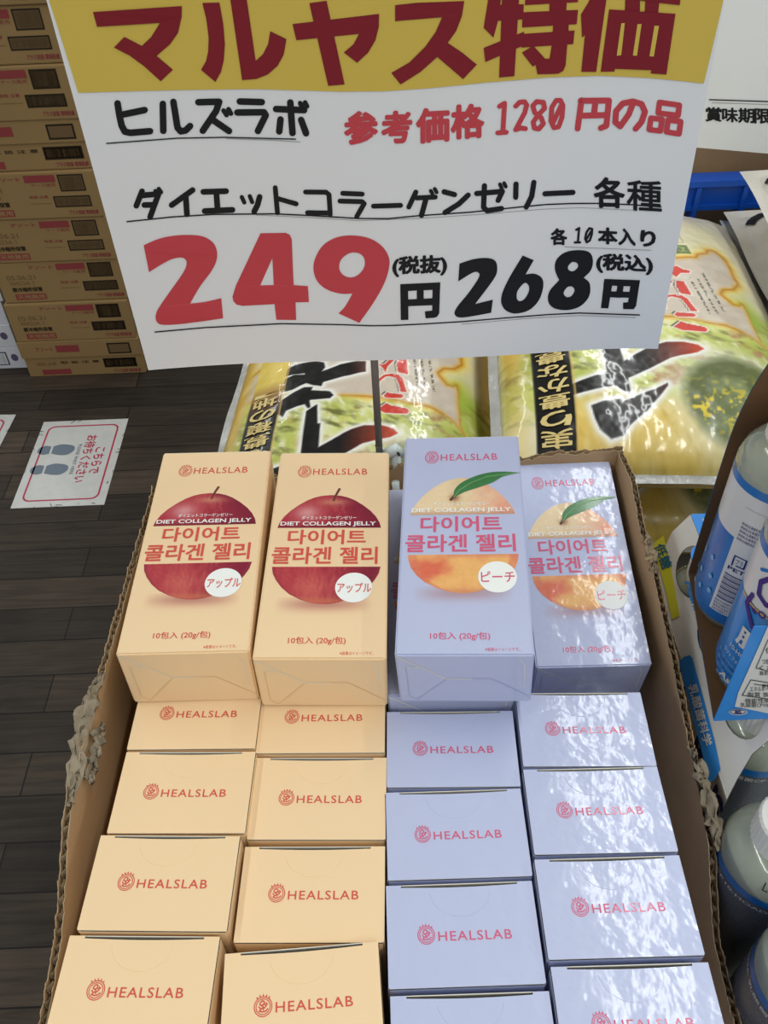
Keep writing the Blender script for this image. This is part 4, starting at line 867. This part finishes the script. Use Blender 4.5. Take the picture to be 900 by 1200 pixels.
# ================================================================ drink bottles and their carriers
RB = .0305
def make_bottle(style):
    root = empty('drink_bottle', (0, 0, 0))
    b = MB(); b.lathe([(.001, .003), (.018, .001), (.0265, .002), (RB-.0022, .009), (RB-.0006, .02), (RB-.0006, .13), (RB, .1345), (RB-.0005, .141), (.0275, .149), (.0228, .1555), (.0185, .159), (.0165, .1605), (.0158, .163), (.0158, .168)], M_MILK, 48); b.build('bottle_body', root, smooth=True)
    b = MB(); cyl = lambda r: (lambda s, t: (r*math.cos(s/r*.001), r*math.sin(s/r*.001), t/1000))
    A = cyl(RB+.0002)
    if style == 'plain':
        b.lathe([(RB-.0024, .008), (RB-.0002, .02), (RB-.0002, .127)], M_LDEEP if False else mat('speckled label', (84, 88, 94), .35, coat=.3, var=(900, .6)), 48)
        b.lathe([(RB+.0001, .1265), (RB+.0001, .1345)], M_LDEEP, 48)
        for t0 in (0, 64, 128): b.decal(text('10-HOADA 乳酸菌CP', t0-150, 120, t0-88, 124.4, .01), A, M_LBL)
    else:
        b.lathe([(RB-.0024, .0075), (RB-.0001, .018), (RB-.0001, .09)], M_LDEEP if style == 'back' else M_LBLUE, 48)
        b.lathe([(RB-.0001, .09), (RB-.0001, .1285)], M_LBL, 48); b.lathe([(RB+.0001, .1285), (RB+.0001, .135)], M_LDEEP, 48)
    C0 = -math.radians(118)*RB*1000                       # arc position that faces the viewer
    SHF = {'back': -19, 'front': -15}.get(style, 0)
    q = lambda g, m, r=.0004: b.decal((np.array([(C0+SHF+a, c) for a, c in g[0]]), *g[1:]), cyl(RB+r), m)
    if style == 'back':
        q(strip(2, 20, 22, 118), M_LBL, .0003)
        x = 30
        for k in range(16): q(strip(3.5, 34+k*1.6, 18, 34+k*1.6+(.5 if k % 3 else 1.0)), M_NAVY, .0006)
        for i, w in enumerate((14, 17, 15, 16, 12)): q(text('原材料名果糖乳製品', 3, 104-i*3.4, 3+w, 106.6-i*3.4), M_NAVY, .0006)
        for i, w in enumerate((15, 13, 16, 12)): q(text('保存方法直射日光', 3, 30-i*3, 3+w, 32.4-i*3), M_NAVY, .0006)
        g = stroke([(6, 68), (6, 77), (14, 77), (14, 69), (9, 69)], 1.1); q(g, M_NAVY, .0006); q(text('プラ', 7.6, 70.5, 12.6, 75), M_NAVY, .0006); q(text('PET', 4, 63, 16, 66.4, .02), M_NAVY, .0006)
        for a, c in ((-10, 60), (-6, 45), (-18, 40), (-13, 28), (-22, 56), (-28, 33), (-24, 22), (-3, 33)): q(disc(a, c, 1.8, 2.3, 14), M_DOT, .0005)
    if style == 'front':
        for s in ([(-6, 118), (-11, 110), (-9, 101), (-2, 98), (3, 102), (5, 110)], [(-13, 96), (-15, 86), (-9, 80), (-4, 74)], [(-15, 90), (-7, 87)], [(8, 98), (12, 90), (8, 84)]): q(stroke([(a, c) for a, c in s], 3.4), M_PURP, .0006)
        q(disc(-2, 89, 2.6, 2.6, 18, hole=1.1), M_PURP, .0006); q(stroke([(-14, 118), (-6, 124), (4, 124)], 2.2), M_LDEEP, .0006)
        q(strip(-22, 88.4, 34, 90), mat('gold band print', (206, 166, 84), .4), .0005)
        q(text('肪', -12, 52, 8, 70, .03), M_LBL, .0006); q(text('10-HOADA', -14, 44, 10, 48), M_LBL, .0006); q(text('ラクトフェリン配合', -18, 36, 8, 40), M_LBL, .0006)
        for i in range(7): q(text('届く強さの乳酸菌', -24+i, 30-i*3, 2+i, 32.2-i*3), M_NAVY if i % 2 else M_DOT, .0006)
        q(text('As', -14, 14, -4, 20, .03, 0, .2), M_LBL, .0006)
    b.build('label_sleeve', root, weld=False, smooth=True)
    b = MB(); n = 72; prof = [(.0178, .1555), (.0186, .156), (.0186, .1795), (.0176, .1815), (.001, .1825)]
    P = np.array([[((r+(.00035 if (i % 2 and 0 < j < 3) else 0))*math.cos(2*math.pi*i/n), (r+(.00035 if (i % 2 and 0 < j < 3) else 0))*math.sin(2*math.pi*i/n), z) for i in range(n+1)] for j, (r, z) in enumerate(prof)]); b.grid(P, M_CAP)
    if style == 'plain':
        c2 = lambda s, t: (.0191*math.cos(s/19.1), .0191*math.sin(s/19.1), t/1000); b.decal(text('26.09', -39.5, 169, -29, 173), c2, M_GREY)
    b.build('cap', root, weld=False)
    if style == 'plain':
        b = MB(); sh = lambda s, t: ((.0305-t*.00075)*math.cos(s/28), (.0305-t*.00075)*math.sin(s/28), .1462+t*.00072+.0004)
        b.decal(text('L09A', -62, 0, -48, 5), sh, M_DBR); b.build('date_print', root, weld=False)
    return root
BP = {s: make_bottle(s) for s in ('plain', 'back', 'front')}; BU = set()
def bottle(style, x, y, z, yaw, label, group, k=1):
    o = BP[style] if style not in BU else copy_tree(BP[style]); BU.add(style)
    o.location = (x, y, z+EYE); o.rotation_euler = (0, 0, R(yaw)); o.scale = (k, k, 1); tag(o, label, 'bottle', group)
LG = 'milky drink bottles in and beside the lower carrier'
bottle('plain', .2425, .241, TZ, 0, 'milky drink bottle with white cap, standing beside the torn carton rim', LG, 1.1)
bottle('plain', .2410, .1680, TZ, 30, 'nearest milky drink bottle at the bottom right corner', LG, 1.1)
PX, PYS = .2570, (.4525, .391, .3295)
for i, y in enumerate(PYS):
    bottle('plain', PX, y, TZ, 40*i, ('far', 'middle', 'near')[i]+' bottle of the lower white carrier, its cap poking through a hole', LG)
    bottle('plain', PX+.0625, y, TZ, 25*i, ('far', 'middle', 'near')[i]+' bottle in the right-hand row of the lower carrier, under the blue top', LG)

def lower_carrier():
    O = np.array([.29, .38, TZ]); root = empty('bottle_carrier', O, label='white and blue paperboard carrier around the lower bottles, text down its side', cat='carrier', group='paperboard bottle carriers')
    x0, xf, xt = .2225, .2225, .250; zf, zt = -.560, -.5155; y0, y1 = .278, .502
    nv = np.array([-(zt-zf), 0, xt-xf]); nv /= np.linalg.norm(nv)
    slope = lambda x, y, e=0: np.array([x, y, zf+(x-xf)*(zt-zf)/(xt-xf)])+nv*e-O
    def hit(px, py, e=.0005):
        d = ray(px, py); p0 = np.array([xf, 0, zf]); s = (p0@nv)/(d@nv); q = d*s; return q+nv*e-O
    # sloped shoulder panel with holes for the caps
    b = MB(); holes = []
    sl = math.hypot(xt-xf, zt-zf)
    for y in PYS: holes.append([(.036+.0175*math.cos(a), y+.0245*math.sin(a)) for a in np.linspace(0, 2*math.pi, 22, endpoint=False)])
    holes = [[(min(p[0], sl-.0012), p[1]) for p in h] for h in holes]
    near = [(0, y0), (.012, y0+.008), (.03, y0+.018), (sl, y0+.021)]
    v, f = poly(near+[(sl, y1), (.03, y1-.001), (0, y1-.022)], holes)
    b.add([slope(xf+a/sl*(xt-xf), y) for a, y in v], f, M_CARR); b.add([slope(xf+a/sl*(xt-xf), y, -.0006) for a, y in v], f, M_DKRAFT)
    def D(g, m, e=.0005):
        fn = lambda px, py: hit(px, py, e)
        fn.flip = True; b.decal(g, fn, m)
    D(poly([(765, 637.5), (778, 628), (786, 660), (797, 722), (788, 726), (780, 690)]), M_LIME)
    g = text('低糖', -15, -7, 15, 7, .02); ca, sa = math.cos(1.2), math.sin(1.2)
    D((np.array([(778+a*ca+c*sa*-1*-1, 652+a*sa-c*ca) for a, c in g[0]]), *g[1:]), mat('teal print', (24, 104, 130), .5), .0009)
    g = text('Asahi', -18, -6, 18, 6, .03, 0, .2); ca, sa = math.cos(1.25), math.sin(1.25)
    D((np.array([(814+a*ca+c*sa, 697+a*sa-c*ca) for a, c in g[0]]), *g[1:]), M_CBLUE, .0009)
    D(poly([(796, 776), (802, 770), (809, 768), (812, 771), (824, 815), (838, 868), (845, 902), (839, 913), (832, 918), (822, 876), (808, 822)]), M_CBLUE, .0006)
    g = text('乳酸菌科学', -37, -5.5, 37, 5.5, .02); ca, sa = math.cos(1.31), math.sin(1.31)
    D((np.array([(822+a*ca+c*sa, 838+a*sa-c*ca) for a, c in g[0]]), *g[1:]), M_LBL, .0011)
    b.build('shoulder_panel', root, weld=False)
    # flat blue top with rounded tabs over the caps
    b = MB(); edge = []
    for y in np.linspace(y0+.021, y1, 90):
        k = max([math.sqrt(max(0, 1-((y-c)/.0165)**2)) for c in PYS]); edge.append((xt-.0128*k, y))
    v, f = poly(edge+[(.355, y1), (.355, y0+.021)])
    b.add([(a-O[0], c-O[1], zt+.0005-O[2]) for a, c in v], f, M_CBLUE); b.add([(a-O[0], c-O[1], zt-.0002-O[2]) for a, c in v], f, M_DKRAFT)
    tp = lambda a, c: (a-O[0], c-O[1], zt+.0012-O[2])
    b.decal((np.array([(.263+q*.001*.9, .49+w*.001*.9) for q, w in stroke([(-6, -6), (6, -6), (6, 6), (-6, 6), (-6, -6)], .8)[0]]), stroke([(-6, -6), (6, -6), (6, 6), (-6, 6), (-6, -6)], .8)[1]), tp, M_LBL)
    b.decal(text('紙', .2595, .4865, .2665, .4935, .02), tp, M_LBL)
    b.build('top_panel', root, weld=False)
    # left side with its printing, right side
    b = MB(); b.box((x0-O[0]-.0003, y0-O[1], .004), (x0-O[0]+.0003, y1-.022-O[1], zf-O[2]), M_CARR)
    Sd = lambda s, t: (x0-.0009-O[0], s-O[1], t-O[2])
    Sd.flip = True
    def vert(body, ya, yb, za, zb, bold, m):               # lettering that runs from far to near, heads outward
        g, f, lf = glyphs(body, bold); b.decal((np.array([(ya+(yb-ya)*q[0], za+(zb-za)*q[1]) for q in g]), f, lf), Sd, m)
    vert('BMIが高めの方の', .452, .372, -.574, -.563, .012, M_NAVY); vert('おなかの脂肪を減らす', .455, .350, -.592, -.579, .012, M_NAVY); vert('PLUS', .335, .275, -.60, -.568, .05, M_NAVY)
    b.build('side_panel', root, weld=False)
    b = MB(); b.box((.3565-O[0], y0-O[1], .004), (.3571-O[0], y1-O[1], zt-O[2]), M_CARR); b.box((.3545-O[0], y0+.021-O[1], zt-O[2]-.0002), (.3571-O[0], y1-O[1], zt-O[2]+.0005), M_CBLUE); b.build('side_panel', root)
lower_carrier()

UZ = -.512
bottle('back', .2525, .4035, UZ+.001, 0, 'far bottle in the upper blue carrier, barcode and white label showing', 'bottles in the upper carrier')
bottle('front', .2495, .3415, UZ+.001, 0, 'near bottle in the upper blue carrier, purple lettering on its label', 'bottles in the upper carrier')
bottle('back', .3155, .4035, UZ+.001, 0, 'far right bottle in the upper blue carrier, beyond the picture edge', 'bottles in the upper carrier')
bottle('front', .3130, .3415, UZ+.001, 0, 'near right bottle in the upper blue carrier, beyond the picture edge', 'bottles in the upper carrier')
def upper_carrier():
    O = np.array([.28, .36, UZ]); root = empty('bottle_carrier', O, label='blue paperboard carrier with kraft inside, stacked on the lower white carrier', cat='carrier', group='paperboard bottle carriers')
    ya, yb = .3085, .4365; xa, xr = .211, .36
    b = MB(); b.add([np.array(q)-O for q in ((xa, ya, UZ+.0004), (xr, ya, UZ+.0004), (xr, yb, UZ+.0004), (.2295, yb, UZ+.0004))], [(0, 1, 2, 3)], M_DKRAFT); b.add([np.array(q)-O for q in ((xa, ya, UZ-.0003), (xr, ya, UZ-.0003), (xr, yb, UZ-.0003), (.2295, yb, UZ-.0003))], [(0, 3, 2, 1)], M_CBLUE); b.build('bottom_panel', root, weld=False)
    b = MB()                                                # back panel, its free edge leaning and curling over at the top
    n = 22
    def backP(e):
        P = []
        for j in range(n):
            h = j/(n-1)*.215; cur = max(0, h-.12)
            y = yb+e+.003*math.sin(h*14)-cur*cur*.8; xl = .2295+(.0 if h < .13 else (h-.13)**2*1.2)
            P.append([(xl+(xr-xl)*k/8-O[0], y-O[1], UZ+h-O[2]-cur*cur*.5) for k in range(9)])
        return np.array(P)
    b.grid(backP(0), M_DKRAFT); b.grid(backP(.0007), M_CBLUE); b.build('back_panel', root, weld=False, smooth=True)
    b = MB(); H = .10
    b.box((xa-O[0], ya-O[1], 0), (xr-O[0], ya+.0007-O[1], H), M_CBLUE); b.add([np.array(q)-O for q in ((xa+.0004, ya+.0009, UZ+.0005), (xr, ya+.0009, UZ+.0005), (xr, ya+.0009, UZ+H), (xa+.0004, ya+.0009, UZ+H))], [(0, 1, 2, 3)], M_DKRAFT)
    F = lambda px, py: tuple(at_y(px, py, ya-.0004)-O); F2 = lambda px, py: tuple(at_y(px, py, ya-.0008)-O)
    F.flip = F2.flip = True
    b.decal(poly([(861, 828), (865, 812), (895, 745), (915, 700), (960, 706), (930, 842)]), F, M_LBL)
    for s in ([(886, 783), (900, 750)], [(886, 783), (905, 788)], [(870, 815), (880, 797)], [(880, 797), (905, 801)], [(870, 815), (905, 820)], [(884, 802), (905, 805)]): b.decal(stroke(s, .8), F2, M_BLK)
    for tx, x0, y0, x1, y1 in (('栄養成分表示', 893, 806.5, 925, 801.5), ('エネルギー たんぱく質', 879, 810.5, 925, 804.6), ('脂質 炭水化物', 876, 817, 925, 811.4), ('機能性関与成分', 873, 824, 925, 818.6), ('乳酸菌CP10-HOADA', 868, 829, 925, 823.8), ('つめたく ひやして', 893, 779, 930, 772), ('くださ い', 890, 785.5, 930, 780), ('直射日光を避け', 890, 791.5, 930, 786.5), ('保存方法', 897, 766, 930, 759)): b.decal(text(tx, x0, y0, x1, y1), F2, M_BLK)
    b.decal(disc(865, 834.5, 11, 3.6, 24), F, M_LBL); b.decal(disc(865, 834.5, 9.5, 2.9, 24, hole=.8), F2, M_NAVY); b.decal(text('紙', 861, 836.6, 869, 832.4, .02), F2, M_NAVY)
    b.build('front_panel', root, weld=False)
    # right end so that the carrier is a closed wrap there
    b = MB(); b.box((xr-O[0], ya-O[1], 0), (xr+.0007-O[0], yb-O[1], .10), M_CBLUE); b.build('end_panel', root)
upper_carrier()
